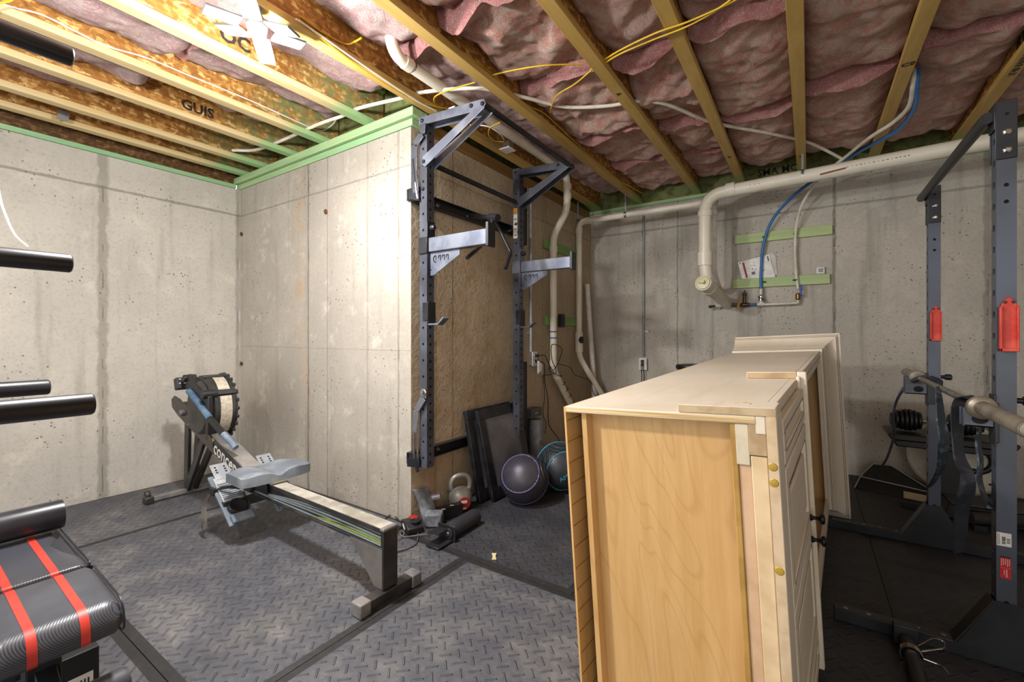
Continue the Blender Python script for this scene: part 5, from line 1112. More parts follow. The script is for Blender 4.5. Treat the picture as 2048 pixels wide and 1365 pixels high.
# hutch frame around the open front, with inner beading
cb(lambda b: (fbox(b, LM + .05, LC - .20, W_ - .075, W_ - .04, -.018, -.004), fbox(b, LM + .05, LC - .20, .04, .075, -.018, -.004), fbox(b, LM + .05, LM + .08, .075, W_ - .075, -.018, -.004), fbox(b, LC - .23, LC - .20, .075, W_ - .075, -.018, -.004)), 'opening_bead', m_cream, bevel=.003)
cb(lambda b: (fbox(b, LM + .04, LC - .15, W_ - .034, W_ - .031, -.0005, .0006), fbox(b, LM + .04, LC - .15, .031, .034, -.0005, .0006), fbox(b, LC - .165, LC - .162, .04, W_ - .04, -.0005, .0006), fbox(b, LC - .15, LC - .147, .04, W_ - .04, -.0005, .0006)), 'glaze_line', m_glz, smooth=0)
cb(lambda b: b.box2((-D_ + .002, LC - .14, PT), (-.02, LC - .122, W_ - PT)), 'top_panel', m_map, smooth=0)
cb(lambda b: b.box2((-D_ + .002, LM - .008, PT), (-.02, LM + .008, W_ - PT)), 'divider', m_map, smooth=0)
# crown
prof = [(0, 2.325), (.012, 2.327), (.012, 2.343), (.018, 2.346), (.018, 2.352), (.024, 2.356), (.030, 2.375), (.042, 2.402), (.060, 2.426), (.080, 2.440), (.084, 2.441), (.084, 2.452), (.092, 2.455), (.092, 2.462), (.105, 2.466), (.105, 2.490), (0, 2.490)]
def crown(b):
    n = len(prof); vs = []
    for p, y in prof: vs += [V((-D_, y, W_ + p)), V((p, y, W_ + p)), V((p, y, -p)), V((-D_, y, -p))]
    fs = [(4 * i + k, 4 * i + k + 1, 4 * i + 4 + k + 1, 4 * i + 4 + k) for i in range(n - 1) for k in range(3)]
    fs += [tuple(4 * i for i in range(n)), tuple(4 * i + 3 for i in range(n))[::-1]]
    b.add(vs, fs)
cr = cb(crown, 'crown_moulding', m_cream, smooth=35)
def gl(b):
    for p, y in ((.0125, 2.344), (.0185, 2.353), (.0845, 2.453), (.0925, 2.463)):
        q = p + .0006
        for a, c in ((V((-D_, y, W_ + q)), V((q, y, W_ + q))), (V((q, y, W_ + q)), V((q, y, -q)))): b.bar(a, c, .003, .0026)
cb(gl, 'glaze_line', m_glz, cr, smooth=0)
# round stool top just visible behind the cabinet
k = at(1383, 732, y=4.5); s = thing('stool', 'black round stool top just showing behind the fallen cabinet', 'stool', (k.x, 4.5, 0))
b = MB(); b.lathe([(.10, -.05), (.135, -.045), (.145, -.02), (.135, .0), (.05, .008), (0, .008)], (k.x, 4.5, k.z + .01), n=28); b.build('seat', m_blk, s, smooth=50)
b = MB(); b.cyl((k.x, 4.5, .05), (k.x, 4.5, k.z - .04), .025, n=14); b.build('post', m_rackd, s)
b = MB(); b.lathe([(.16, .001), (.16, .02), (.05, .05), (.03, .06)], (k.x, 4.5, 0), n=24); b.build('base', m_rackd, s)

# ------------------------------------------------------------------ squat rack at right
m_sq = plain('slate_blue_powder_coat', '#43474f', .34, .25, c2='#4d5361', sc=3)
YN, YF = 2.33, 3.42; HS = .0255
xn = (at(1993, 600, y=YN - HS).x + at(2029, 600, y=YN - HS).x) / 2; xf = (at(1857, 600, y=YF - HS).x + at(1884, 600, y=YF - HS).x) / 2
xs_m = (xn + xf) / 2
HTOP = 2.018
t = thing('squat_rack', 'slate blue squat rack with two tall posts and a black top bar at right', 'rack', (xs_m, (YN + YF) / 2, 0))
for y in (YN, YF):
    x = xs_m; b = MB(); lz = HTOP - .06
    b.holed((x - HS, y + HS, .06), (0, -1, 0), (0, 0, 1), 2 * HS, lz, [(HS, .035 + .0508 * i * 1.55) for i in range(25)], .0125)
    b.holed((x - HS, y - HS, .06), (1, 0, 0), (0, 0, 1), 2 * HS, lz, [(HS, .18), (HS, 1.62), (HS, 1.68)], .007)
    o = [V((x - HS, y - HS, .06)), V((x - HS, y + HS, .06)), V((x + HS, y + HS, .06)), V((x + HS, y - HS, .06))]; b.add(o + [p + V((0, 0, lz)) for p in o], [(1, 2, 6, 5), (2, 3, 7, 6), (4, 5, 6, 7)])
    up_ = b.build('upright', m_sq, t, smooth=0)
    k = .004; b = MB(); b.box2((x - HS + k, y - HS + k, .061), (x + HS - k, y + HS - k, HTOP - .003)); b.build('inner_wall', m_dark, up_, smooth=0)
    b = MB(); z0 = HTOP - .185
    b.box2((x - HS - .004, y - HS - .005, z0), (x + HS + .001, y - HS - .001, HTOP + .025)); b.box2((x - HS - .004, y + HS + .001, z0), (x + HS + .001, y + HS + .005, HTOP + .025)); b.box2((x - HS - .007, y - HS - .005, HTOP - .075), (x - HS - .003, y + HS + .005, HTOP + .02))
    cap = b.build('top_bracket', m_rackd, t, bevel=.002)
    for z in (z0 + .03, z0 + .095): b = MB(); b.lathe([(.013, 0), (.012, .006), (.007, .009)], (x, y - HS - .005, z), (0, -1, 0), 6); b.build('bolt', m_chrome, cap)
    b = MB(); b.lathe([(.006, 0), (.005, .001)], (x, y - HS - .005, HTOP - .025), (0, -1, 0), 8); b.build('hole', m_dark, cap)
    # base: long foot along x and gussets
    b = MB(); b.box2((x - .50, y - .025, .002), (x + .42, y + .025, .052)); ft = b.build('foot_beam', m_rackd, t, bevel=.003)
    for i in range(6): b = MB(); b.lathe([(.009, 0), (.007, .003)], (x - .46 + .075 * i, y, .052), (0, 0, 1), 10); b.build('bolt', m_rgy, ft)
    b = MB()
    for s in (-1, 1): b.prism([(-.13, .0), (.13, .0), (.03, .19), (-.03, .19)], (x, y + s * (HS + .001), .05), (1, 0, 0), (0, 0, 1), (0, s * .006, 0))
    b.bar((x - .135, y, .05), (x - .032, y, .24), .062, .006, (-.8, 0, .5)); b.build('base_gusset', m_rackd, t)
zb = HTOP - .025
b = MB(); b.cyl((xs_m - HS - .022, YN - .02, zb), (xs_m - HS - .022, YF + .03, zb), .0205, n=18); b.build('top_bar', m_rackd, t, smooth=50)
# stickers on the near post
ys = YN - HS - .0012
def stick(px0, py0, px1, py1, name, m, par, dy=0.0):
    a = at(px0, py0, y=ys); c = at(px1, py1, y=ys); b = MB(); b.box2((a.x, ys - .0004 - dy, c.z), (c.x, ys + .0008 - dy, a.z)); return b.build(name, m, par, smooth=0), a, c
st, a, c = stick(1993, 1064, 2023, 1096, 'barcode_sticker', m_white, t)
b = MB()
def tick(x0, x1, z0, z1): b.box2((a.x + (c.x - a.x) * x0, ys - .0012, c.z + (a.z - c.z) * z0), (a.x + (c.x - a.x) * x1, ys - .0004, c.z + (a.z - c.z) * z1))
for i in range(14):
    w_ = random.choice((.012, .02, .03)); z_ = .18 + i * .04
    tick(.36, .60, z_, z_ + w_); 
    if i < 9: tick(.68, .92, z_ + .08, z_ + .08 + w_ * .8)
for i in range(18): tick(.06, .11, .08 + i * .048, .08 + i * .048 + .03); tick(.17, .21, .1 + i * .046, .1 + i * .046 + .028)
b.build('barcode_print', m_blk, st, smooth=0)
rs, a, c = stick(2000, 1112, 2022, 1160, 'warning_sticker', plain('warning_red', '#c3141a', .45), t)
b = MB(); tick(0, 1, .94, 1.0); b.build('black_band', m_blk, rs, smooth=0)
b = MB(); tick(.08, .5, .955, .975); tick(0, 1, .47, .478)
for i in range(5): tick(.08 + i * .18, .16 + i * .18, .55 + .04 * (i % 3), .90)
tick(.55, .66, .06, .42); tick(.35, .42, .15, .40); b.build('warning_print', plain('pink_print', '#e9a7a4', .5), rs, smooth=0)
# red rubber straps
m_rs = plain('red_rubber', '#c02d1c', .45, c2='#d0523f', sc=16)
for y, z0, z1, lab in ((YN, at(2010, 703, y=YN).z, at(2010, 595, y=YN).z, 'red rubber bar rest on the nearer squat rack post'), (YF, at(1870, 682, y=YF).z, at(1870, 612, y=YF).z, 'red rubber bar rest on the farther squat rack post')):
    s = thing('bar_rest', lab, 'bar rest', (xs_m, y, z0), group='red rubber bar rests')
    yy = y - HS - .002; b = MB(); h = z1 - z0
    b.prism([(-HS + .004, 0), (HS - .002, 0), (HS - .002, h * .80), (HS - .010, h * .93), (0, h), (-HS + .012, h * .93), (-HS + .004, h * .80)], (xs_m + .004, yy, z0), (1, 0, 0), (0, 0, 1), (0, -.006, 0)); b.build('strap', m_rs, s, bevel=.002)
    b = MB(); b.box2((xs_m - HS + .004, yy - .018, z0), (xs_m - HS + .012, yy - .005, z0 + h * .82)); b.box2((xs_m + HS - .004, yy - .018, z0), (xs_m + HS + .002, yy - .005, z0 + h * .82)); b.box2((xs_m - HS + .004, yy - .018, z0), (xs_m + HS, yy - .005, z0 + .012)); b.build('raised_edge', m_rs, s, bevel=.002)
    b = MB(); [b.lathe([(.0055, 0), (.0045, .002)], (xs_m + .004 + dx, yy - .006, z0 + h * .90), (0, -1, 0), 10) for dx in (-.009, .011)]; b.build('rivet', m_blk, s)
# hooks, barbell
ZB2 = .94; XB = .535
for y, lab in ((YN, 'black bar hook with oval slot on the nearer squat rack post'), (YF, 'black bar hook on the farther squat rack post')):
    s = thing('bar_hook', lab, 'hook', (xs_m, y, .9), group='squat rack bar hooks')
    b = MB(); b.box2((xs_m - HS - .006, y - HS - .006, .80), (xs_m - HS - .001, y + HS + .006, .985)); b.box2((xs_m - HS - .006, y - HS - .007, .81), (xs_m + (HS if y == YF else -HS + .006), y - HS - .002, .955)); b.box2((xs_m - HS - .006, y + HS + .002, .81), (xs_m + HS, y + HS + .007, .955)); b.build('sleeve', m_rackd, s, bevel=.003)
    b = MB()
    hl = .080 if y == YN else .095
    for dy in (-.026, .020):
        b.prism([(-hl, .0), (.0, .0), (.0, .085), (-.01, .085), (-.02, .062), (-hl + .03, .062), (-hl + .018, (.068 if y == YN else .10)), (-hl, (.068 if y == YN else .10))], (xs_m - HS - .006, y + dy, ZB2 - .078), (1, 0, 0), (0, 0, 1), (0, .006, 0))
    b.box2((xs_m - HS - hl - .004, y - .026, ZB2 - .078), (xs_m - HS - .006, y + .026, ZB2 - .070)); b.box2((xs_m - HS - hl + .02, y - .02, ZB2 - .024), (xs_m - HS - .02, y + .02, ZB2 - .018)); h_ = b.build('hook_plate', m_rack, s, bevel=.002)
    b = MB(); b.lathe([(.017, 0), (.017, .001)], (xs_m - HS - .042, y - .0265, ZB2 - .048), (0, -1, 0), 20); b.v = [V(((p.x - (xs_m - HS - .042)) * 1.3 + xs_m - HS - .042, p.y, p.z)) for p in b.v]; b.build('oval_slot', m_dark, h_)
    b = MB(); b.lathe([(.010, 0), (.010, .02), (.016, .022), (.017, .045), (.012, .05)], (xs_m + HS, y, .965), (1, 0, 0), 16); b.build('pull_pin', m_blk, s)
m_bar = plain('worn_barbell_steel', '#8f897f', .38, .6, c2='#6f6a62', sc=15)
m_sleeve = plain('tarnished_sleeve_steel', '#a09788', .42, .55, c2='#7d7466', sc=9)
YC0, YC1 = 2.25, 3.62
s = thing('barbell', 'worn steel barbell resting across the squat rack hooks', 'barbell', (XB, 3.0, ZB2))
BN, BF = V((.527, 2.30, .935)), V((.553, YC1, .943)); BD = (BF - BN).normalized()
b = MB(); b.cyl(BN - BD * .02, BF + BD * .02, .0145, n=16); b.build('shaft', m_bar, s, smooth=50)
for y, sg in ((YC0, -1), (YC1, 1)):
    b = MB(); b.lathe([(.022, -.03), (.022, -.016), (.040, -.014), (.043, -.008), (.043, .006), (.038, .012), (.0255, .016), (.0255, .44), (.023, .445), (.023, .452), (.014, .454)], (BN if sg < 0 else BF), BD * sg, 32); b.build('sleeve', m_sleeve, s, smooth=40)
    b = MB(); b.lathe([(.0215, .4525), (.0, .4545)], (BN if sg < 0 else BF), BD * sg, 24); b.build('end_plug', m_dark, s)
# resistance bands
m_band = plain('chalky_black_latex', '#2b2e36', .5, c2='#4c515c', sc=18, amt=(.5, .75)); m_band2 = plain('chalky_blue_black_latex', '#2f3d4b', .5, c2='#6f7f8c', sc=30, amt=(.5, .7))
def band(pts, wv, lab, m, th=.005):
    sp_ = spline(pts, 8); n = len(sp_); W = [V(w) for w in wv]; ws = []
    for i in range(n):
        f = i / (n - 1) * (len(W) - 1); a = min(int(f), len(W) - 2); ws.append(W[a].lerp(W[a + 1], f - a))
    b = MB(); b.ribbon(sp_, ws, th); return tag(b.build('resistance_band', m, smooth=60), lab, 'resistance band', 'resistance bands over the barbell')
X1 = .48
band([at(1948, 802, x=.56), at(1943, 797, x=.54), at(1932, 793, x=.52), at(1921, 799, x=.50), at(1916, 820, x=X1), at(1915, 870, x=X1), at(1919, 915, x=X1), at(1934, 952, x=X1), at(1933, 985, x=X1), at(1924, 1020, x=X1), at(1921, 1070, x=X1), at(1918, 1106, x=X1)],
     [(.02, .05, .0), (.022, .045, 0), (.024, .03, 0), (.024, .02, 0), (.018, .02, 0), (.022, .02, .004), (.028, .02, .006), (.022, .02, .0), (.018, .02, 0)], 'wide black resistance band twisting down from the middle of the barbell', m_band, .004)
band([at(1886, 768, y=3.30), at(1866, 758, y=3.36), at(1842, 757, y=3.50), at(1815, 770, y=3.56), at(1795, 798, y=3.6), at(1786, 835, y=3.62), at(1788, 870, y=3.64), at(1776, 912, y=3.68), at(1760, 940, y=3.75), at(1752, 958, y=3.8)],
     [(.004, .02, .010), (.004, .02, .010), (.004, .02, .006), (.004, .02, 0), (.004, .02, 0)], 'thin black resistance band arching over the far end of the barbell', m_band, .012)
band([at(1876, 774, x=.525), at(1878, 800, x=.495), at(1882, 840, x=.49), at(1888, 875, x=.49), at(1886, 910, x=.49), at(1880, 940, x=.49), at(1866, 965, x=.49), at(1858, 975, x=.495)],
     [(.012, .02, 0), (.016, .02, 0), (.020, .02, 0), (.014, .02, 0), (.01, .02, 0)], 'chalky resistance band hanging beside the farther squat rack post', m_band2, .006)
band([at(1950, 828, x=.56), at(1958, 862, x=.55), at(1956, 885, x=.55), at(1961, 925, x=.55), at(1959, 958, x=.55), at(1966, 985, x=.55), at(1977, 1010, x=.55), at(1984, 1016, x=.56)],
     [(.008, .02, 0), (.010, .02, 0), (.011, .02, 0), (.009, .02, 0), (.007, .02, 0)], 'speckled resistance band dangling behind the nearer squat rack post', m_band2, .006)

# ------------------------------------------------------------------ dumbbell stand and floor things behind the rack
zt_ = .505; yd_ = 4.26; x0 = .49
s = thing('dumbbell_stand', 'black stand with a wide tray holding the dumbbell near the far wall', 'stand', (.78, yd_, 0))
b = MB(); b.prism([(x0 - .02, 0.03), (x0, .0), (x0 + .60, .0), (x0 + .62, .03), (x0 + .62, .045), (x0 - .02, .045)], (0, yd_ - .17, zt_ - .045), (1, 0, 0), (0, 0, 1), (0, .34, 0)); b.prism([(x0 + .03, -.045), (x0 + .57, -.045), (x0 + .6, 0), (x0, .0)], (0, yd_ - .15, zt_ - .045), (1, 0, 0), (0, 0, 1), (0, .30, 0)); b.build('tray', m_blk, s, bevel=.008)
b = MB(); b.box2((x0 + .25, yd_ - .06, .04), (x0 + .37, yd_ + .06, zt_ - .09)); b.build('column', m_blk, s, bevel=.006)
b = MB(); b.box2((x0 + .05, yd_ - .2, .001), (x0 + .57, yd_ - .14, .04)); b.box2((x0 + .05, yd_ + .14, .001), (x0 + .57, yd_ + .2, .04)); b.box2((x0 + .25, yd_ - .2, .001), (x0 + .37, yd_ + .2, .04)); b.build('base', m_rackd, s, bevel=.004)
m_pl = plain('black_rubber_plate', '#161618', .5)
dz = zt_ + .083; s = thing('dumbbell', 'black adjustable dumbbell with stacked plates on the tray stand', 'dumbbell', (x0 + .25, yd_, dz))
b = MB(); b.cyl((x0 + .17, yd_, dz), (x0 + .33, yd_, dz), .017, n=14); b.build('handle', m_bar, s)
for sg, xc in ((-1, x0 + .18), (1, x0 + .32)):
    for i in range(6): b = MB(); r_ = (.062, .072, .078, .078, .074, .066)[i]; b.lathe([(r_ - .008, 0), (r_, .006), (r_, .018), (r_ - .008, .023)], (xc + sg * .0245 * i, yd_, dz), (sg, 0, 0), 24); b.build('weight_plate', m_pl, s, smooth=40)
    b = MB(); b.lathe([(.05, 0), (.052, .01), (.046, .022), (.03, .026)], (xc + sg * .147, yd_, dz), (sg, 0, 0), 24); dl = b.build('dial', m_rackd, s)
    b = MB()
    for k in range(9):
        a = 2 * pi * k / 14 + .6; b.box((xc + sg * .158, yd_ - .0525 * math.cos(a), dz + .0525 * math.sin(a)), (.012, .004, .007), MX.Rotation(a, 3, 'X'))
    b.build('dial_mark', m_white, dl)
    b = MB(); b.box((xc + sg * .12, yd_ - .03, dz + .068), (.02, .02, .006)); b.build('red_mark', m_red, dl)
# disc with handle leaning on the far wall
dc = V((at(1945, 930, y=4.42).x - .05, 4.60, .285)); s = thing('balance_disc', 'cream round balance disc with black handle leaning on the far wall', 'balance disc', dc)
n_ = V((-.12, -.97, .2)).normalized()
m_disc = plain('cream_plastic_disc', '#c9c3b2', .5)
b = MB(); b.lathe([(.02, -.03), (.25, -.03), (.275, -.02), (.275, .02), (.262, .03), (.24, .022), (.0, .022)], dc, n_, 48); b.build('platform', m_disc, s, smooth=40)
u_ = n_.cross(V((0, 0, 1))).normalized(); v_ = u_.cross(n_)
b = MB(); hc = dc + u_ * (-.10) + n_ * .03 
if (u_.x > 0): hc = dc - u_ * .12 + n_ * .03
b.tube(arc(hc, u_, v_, .085, .7, 2 * pi - .7, 16), .02, 10); b.build('handle', m_blk, s, smooth=60)
b = MB(); [b.box(hc + u_ * x + v_ * y, (.05, .03, .05)) for x, y in ((.075, .07), (.075, -.07))]; b.build('handle_mount', m_blk, s, bevel=.004)
b = MB(); [b.lathe([(.008, 0), (.007, .001)], dc + u_ * (-.17 + .05 * k) - v_ * (.16 + .018 * k) + n_ * .0225, n_, 8) for k in range(4)]; b.build('hole', m_dark, s)
# low black folded case with pale piping
s = thing('gym_bag', 'low black bag with pale piping on the mat by the far wall', 'bag', (.55, 4.42, 0))
bb = [V((.30, 4.38, .001)), V((.80, 4.25, .001)), V((.84, 4.52, .001)), V((.36, 4.70, .001)), V((.34, 4.44, .08)), V((.76, 4.31, .065)), V((.74, 4.48, .08)), V((.44, 4.64, .15)), V((.54, 4.60, .165))]
b = MB(); b.add(bb, [(3, 2, 1, 0), (0, 1, 5, 4), (1, 2, 6, 5), (2, 3, 7, 8, 6), (3, 0, 4, 7), (4, 5, 8, 7), (5, 6, 8)]); b.build('shell', plain('black_nylon', '#151516', .6), s, smooth=0, bevel=.01)
m_pipe = plain('pale_piping', '#b5b1a5', .6)
b = MB()
for a, c in ((4, 5), (4, 7), (7, 8), (8, 5), (0, 4), (5, 1)): b.tube([bb[a] + V((0, -.004, .004)), bb[c] + V((0, -.004, .004))], .004, 6)
b.build('piping', m_pipe, s)
b = MB(); b.bar(V((.58, 4.302, .03)), V((.74, 4.262, .03)), .004, .05); b.build('label_patch', plain('tan_label', '#c9b28c', .7), s)
# foam wedge bar and platform
s = thing('step_platform', 'black aerobic step lying on the mat behind the wide resistance band', 'step', (.95, 3.95, 0))
b = MB(); b.prism([(0, 0), (.62, 0), (.58, .10), (.04, .10)], (.72, 3.98, .001), (1, 0, 0), (0, 0, 1), (0, .28, 0)); b.build('body', m_blk, s, bevel=.012)
b = MB(); b.box2((.77, 3.99, .101), (1.29, 4.25, .112)); b.build('tread', plain('grey_tread', '#4a4a4c', .6), s, bevel=.004)
k = at(1962, 1046, z=.05); s = thing('padded_bar', 'short dark padded bar on the mat beside the nearer squat rack post', 'pad', (k.x, k.y, 0))
b = MB(); b.cyl((k.x - .05, k.y - .02, .075), (k.x + .30, k.y + .12, .075), .036, n=18); b.build('pad', plain('worn_brown_black_vinyl', '#2d2926', .55), s, bevel=.005)
for dx, dy in ((-.01, 0), (.26, .1)): b = MB(); b.box((k.x + dx, k.y + dy, .02), (.06, .08, .038)); b.build('support', m_rackd, s, bevel=.003)
# loading bar with a collar on the floor, bottom right
s = thing('floor_bar', 'black round bar with a chrome clip on the mat at the bottom right', 'bar', (.29, 2.1, 0))
b = MB(); b.cyl((.312, 2.27, .028), (.316, 1.60, .028), .024, n=18); b.build('tube', m_rackd, s, smooth=50)
b = MB(); b.box2((.275, 2.26, .002), (.35, 2.302, .075)); b.build('end_bracket', m_rackd, s, bevel=.003)
kc_ = V((.3125, 2.17, .028)); b = MB()
for i in range(3): b.tube([kc_ + V((math.cos(a) * .031, -.012 + .008 * i + .008 * a / 2 / pi, math.sin(a) * .031)) for a in [2 * pi * j / 20 for j in range(20)]], .0036, 6, closed=True)
b.tube(bend([kc_ + V((.02, .01, .028)), kc_ + V((.07, .05, .055)), kc_ + V((.10, .06, .05)), kc_ + V((.10, .03, .04)), kc_ + V((.03, -.0, .02))], .015), .0035, 6); b.tube(bend([kc_ + V((.03, -.01, .0)), kc_ + V((.08, -.02, .0)), kc_ + V((.09, -.06, .0))], .015), .0035, 6); b.build('spring_clip', m_chrome, s, smooth=60)
# ------------------------------------------------------------------ weight bench and training tower at the left edge
def carbon():
    t_ = NT('carbon_vinyl'); X = t_.xyz(); a = t_.math('MULTIPLY', t_.math('ADD', t_.math('ADD', X[0], X[1]), X[2]), 170.0)
    f = t_.math('ABSOLUTE', t_.math('SUBTRACT', t_.math('FRACT', a), .5)); n = t_.noise(5, 4); 
    col = t_.mix(t_.ramp(f, .1, .4), '#26272c', '#484a52'); col = t_.mix(t_.ramp(n, .45, .75, 0, .5), col, '#55565c')
    return t_.done(col, .34, bump=f, bstr=.25, bdist=.001)
m_carb = carbon(); m_vin = plain('black_vinyl', '#1d1e23', .32, c2='#2a2b31', sc=6); m_stripe = plain('red_vinyl_stripe', '#c23a2e', .4)
y0, y1, ym = .155, .405, .28
t = thing('weight_bench', 'black carbon-textured weight bench with two red stripes at lower left', 'bench', (-1.9, ym, 0))
def pad(name, x0, x1, zt0, zt1, th, waist=0.0, r0=.03, r1=.05):
    """cushion: rounded section along x, optional waist"""
    def prof(k, n=10):
        out = []
        xs = []
        for i in range(n + 1): a = pi / 2 * i / n; out.append((x1 - r1 + r1 * math.sin(a), zt1 - r1 + r1 * math.cos(a)))
        for i in range(n + 1): a = pi / 2 * i / n; out.append((x1 - r1 * .4 + r1 * .4 * math.cos(a), zt1 - th + r1 * .4 - r1 * .4 * math.sin(a)))
        out.append((x0 + .01, zt0 - th)); out.append((x0, zt0 - th + .01))
        for i in range(n + 1): a = pi / 2 * i / n; out.append((x0 + r0 - r0 * math.cos(a), zt0 - r0 + r0 * math.sin(a)))
        m = 8
        x_a, x_b = x0 + r0, x1 - r1
        for i in range(1, m): out.append((x_a + (x_b - x_a) * i / m, zt0 + (zt1 - zt0) * i / m))
        return out
    P = prof(0); n = len(P); ny = 12; b = MB(); vs = []
    cx, cz = (x0 + x1) / 2, (zt0 + zt1) / 2 - th / 2
    for j in range(ny + 1):
        u = j / ny; y = y0 + (y1 - y0) * u; e = min(u, 1 - u) * (y1 - y0); sh = 0 if e > .018 else (1 - math.sqrt(max(0, 1 - (1 - e / .018) ** 2))) * .014
        for x, z in P:
            w = waist * math.exp(-((x - (x0 + (x1 - x0) * .66)) / .085) ** 2); f = 1 - 2 * w / (y1 - y0)
            sx = (x - cx); sz = (z - cz); k = 1 - sh / .05
            vs.append(V((cx + sx - math.copysign(min(abs(sx), sh), sx), ym + (y - ym) * f, cz + sz - math.copysign(min(abs(sz), sh), sz))))
    fs = [(j * n + i, j * n + (i + 1) % n, (j + 1) * n + (i + 1) % n, (j + 1) * n + i) for j in range(ny) for i in range(n)]
    fs += [tuple(range(n))[::-1], tuple(ny * n + i for i in range(n))]
    b.add(vs, fs); o = b.build(name, m_carb, t, smooth=45)
    for ys_, nm in ((ym + .046, 0), (ym - .046, 1)):
        b = MB(); q = [V((x, ys_, z)) for x, z in P]; top_ = [i for i, (x, z) in enumerate(P)]
        off = []
        for i in range(n):
            a, c = V((P[i - 1][0], P[i - 1][1], 0)), V((P[(i + 1) % n][0], P[(i + 1) % n][1], 0)); tg = (c - a).normalized(); nn = V((tg.y, 0, -tg.x)); 
            if (q[i] - V((cx, ys_, cz))).dot(nn) < 0: nn = -nn
            off.append(q[i] + nn * .0012)
        vs = []
        for p in off: vs += [p + V((0, -.009, 0)), p + V((0, .009, 0))]
        b.add(vs, [(2 * i, 2 * i + 1, 2 * ((i + 1) % n) + 1, 2 * ((i + 1) % n)) for i in range(n)]); b.build('red_stripe', m_stripe, o, smooth=60)
    b = MB(); q = [V((x, y1 - .004, z)) for x, z in P]; b.tube([V((cx + (p.x - cx) * .985, p.y, cz + (p.z - cz) * .97)) for p in q], .0028, 5, closed=True); b.build('edge_piping', m_vin, o, smooth=60)
    return o
pad('seat_cushion', -1.79, -1.50, .515, .50, .085, 0, .02, .055)
pad('back_cushion', -2.42, -1.80, .545, .515, .06, .045, .03, .012)
b = MB(); b.lathe([(.02, 0), (.04, .002), (.047, .008), (.048, .02), (.048, .37), (.047, .38), (.03, .384)], (-2.14, .025, .585), (0, 1, 0), 32); b.build('roller_pad', m_vin, t, smooth=50)
b = MB(); b.cyl((-2.14, .0, .585), (-2.14, .03, .585), .015, n=14); b.bar((-2.13, .01, .61), (-2.13, .01, .44), .03, .03, (1, 0, 0)); b.bar((-2.13, .01, .45), (-2.13, .2, .45), .03, .03); b.build('roller_arm', m_rackd, t)
b = MB(); b.box2((-2.38, .25, .41), (-1.56, .31, .46)); b.box2((-1.64, .235, .04), (-1.585, .300, .42)); b.box2((-2.36, .25, .04), (-2.30, .31, .42)); b.build('frame', m_rackd, t, bevel=.004)
b = MB(); b.box2((-1.66, .02, .001), (-1.58, .40, .04)); b.box2((-2.38, .04, .001), (-2.28, .52, .04)); b.build('base_foot', m_rackd, t, bevel=.004)
b = MB(); b.bar((-1.612, .27, .36), (-1.50, .27, .29), .04, .04); b.build('leg_arm', m_rackd, t, bevel=.003)
b = MB(); b.lathe([(.02, 0), (.034, .003), (.038, .01), (.038, .25), (.034, .262), (.02, .266)], (-1.50, .145, .285), (0, 1, 0), 24); b.build('leg_roller', plain('grey_black_foam', '#3b3b42', .55), t, smooth=50)
b = MB(); b.holed((-1.56, .125, .10), (0, 1, 0), (0, 0, 1), .09, .34, [(.045, .03 + .04 * i) for i in range(8)], .011); b.box2((-1.568, .125, .10), (-1.5655, .215, .44)); b.build('adjuster_plate', m_rackd, t, smooth=0)
b = MB(); b.tube(spline([V((-1.555, .08, .40)), V((-1.55, .14, .415)), V((-1.555, .20, .425))], 6), .004, 7); b.build('red_wire', m_stripe, t)
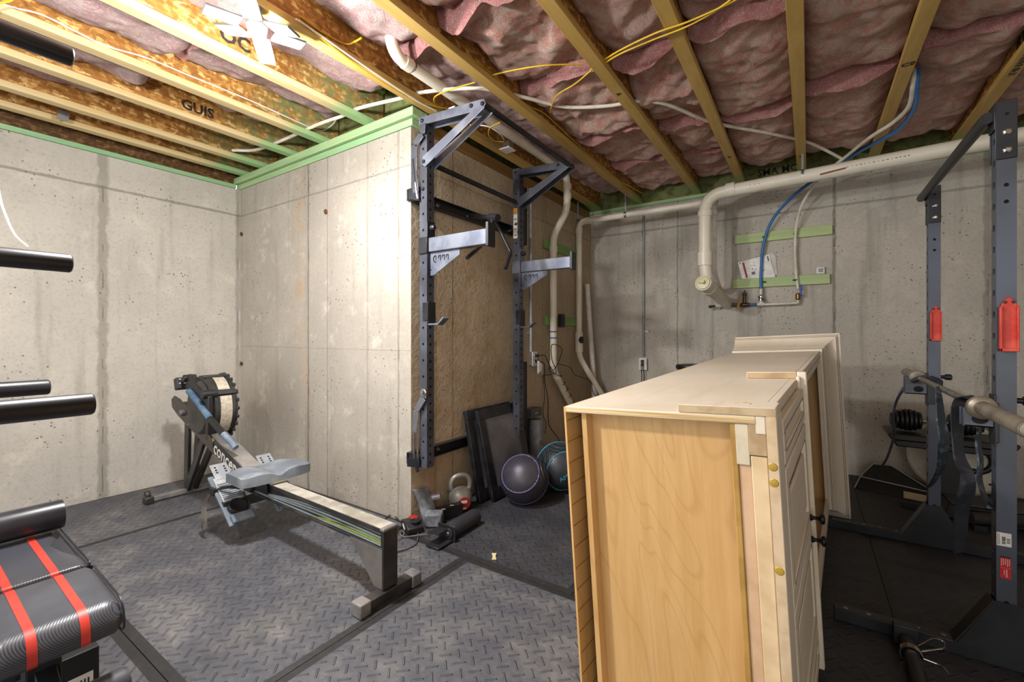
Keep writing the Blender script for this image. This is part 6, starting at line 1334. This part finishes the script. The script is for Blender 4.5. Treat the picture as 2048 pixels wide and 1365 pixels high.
# boxes on the floor below the bench
m_bx = plain('black_carton', '#17181b', .5)
s = thing('carton', 'black carton with a barcode label standing under the bench seat', 'box', (-2.0, .36, 0))
b = MB(); b.box2((-2.10, .315, .001), (-1.90, .445, .20)); b.build('body', m_bx, s, bevel=.003)
b = MB(); b.box2((-1.8995, .33, .05), (-1.8985, .43, .13)); lb = b.build('barcode_label', m_white, s, smooth=0)
b = MB(); [b.box2((-1.8987, .34 + .0085 * i, .06), (-1.898, .344 + .0085 * i, .115)) for i in range(10)]; b.build('barcode', m_blk, lb, smooth=0)
b = MB(); b.box2((-1.99, .40, .2), (-1.985, .42, .201)); b.box2((-1.965, .39, .2), (-1.96, .42, .201)); b.build('print', m_white, s, smooth=0)
s = thing('carton', 'small red printed carton behind the black carton under the bench', 'box', (-2.2, .42, 0))
b = MB(); b.box2((-2.26, .36, .001), (-2.13, .49, .235)); b.build('body', plain('red_carton', '#b5301f', .45), s, bevel=.002)
b = MB(); b.box2((-2.129, .40, .16), (-2.128, .46, .19)); b.box2((-2.20, .40, .235), (-2.16, .45, .2358)); b.build('print', m_white, s, smooth=0)
# training tower arms
m_pad = plain('black_grip_foam', '#1b1c20', .36, c2='#26272c', sc=5)
t = thing('training_tower', 'black training tower whose padded handles reach in from the left edge', 'training tower', (-1.78, -.45, 0))
b = MB(); b.box2((-1.82, -.49, .05), (-1.74, -.41, 2.10)); b.build('post', m_rackd, t, bevel=.004)
b = MB(); b.box2((-2.25, -.48, .001), (-1.30, -.42, .05)); b.box2((-1.81, -.85, .001), (-1.75, -.2, .048)); b.build('base', m_rackd, t, bevel=.004)
b = MB(); b.box2((-2.17, -.47, .99), (-1.385, -.43, 1.06)); b.box2((-1.80, -.47, 1.96), (-1.70, -.43, 2.0)); b.box2((-1.80, -.47, 1.37), (-1.69, -.43, 1.43)); b.build('cross_arm', m_rackd, t, bevel=.004)
for (x, z, ye, r, lab) in ((-1.71, 1.977, .345, .0255, 'topmost padded handle'), (-1.71, 1.40, .343, .0255, 'handle at head height'), (-1.415, 1.037, .322, .0255, 'nearer low padded handle'), (-2.14, 1.025, .375, .0255, 'farther low padded handle')):
    b = MB(); L_ = ye + .25; b.lathe([(.018, 0), (r, .004), (r, L_ - .006), (r - .003, L_ - .0015), (r - .008, L_)], (x, -.25, z), (0, 1, 0), 32); h = b.build('handle', m_pad, t, smooth=40); h['label'] = lab
    b = MB(); b.cyl((x, -.45, z), (x, -.24, z), .016, n=12); b.build('handle_core', m_rackd, h)
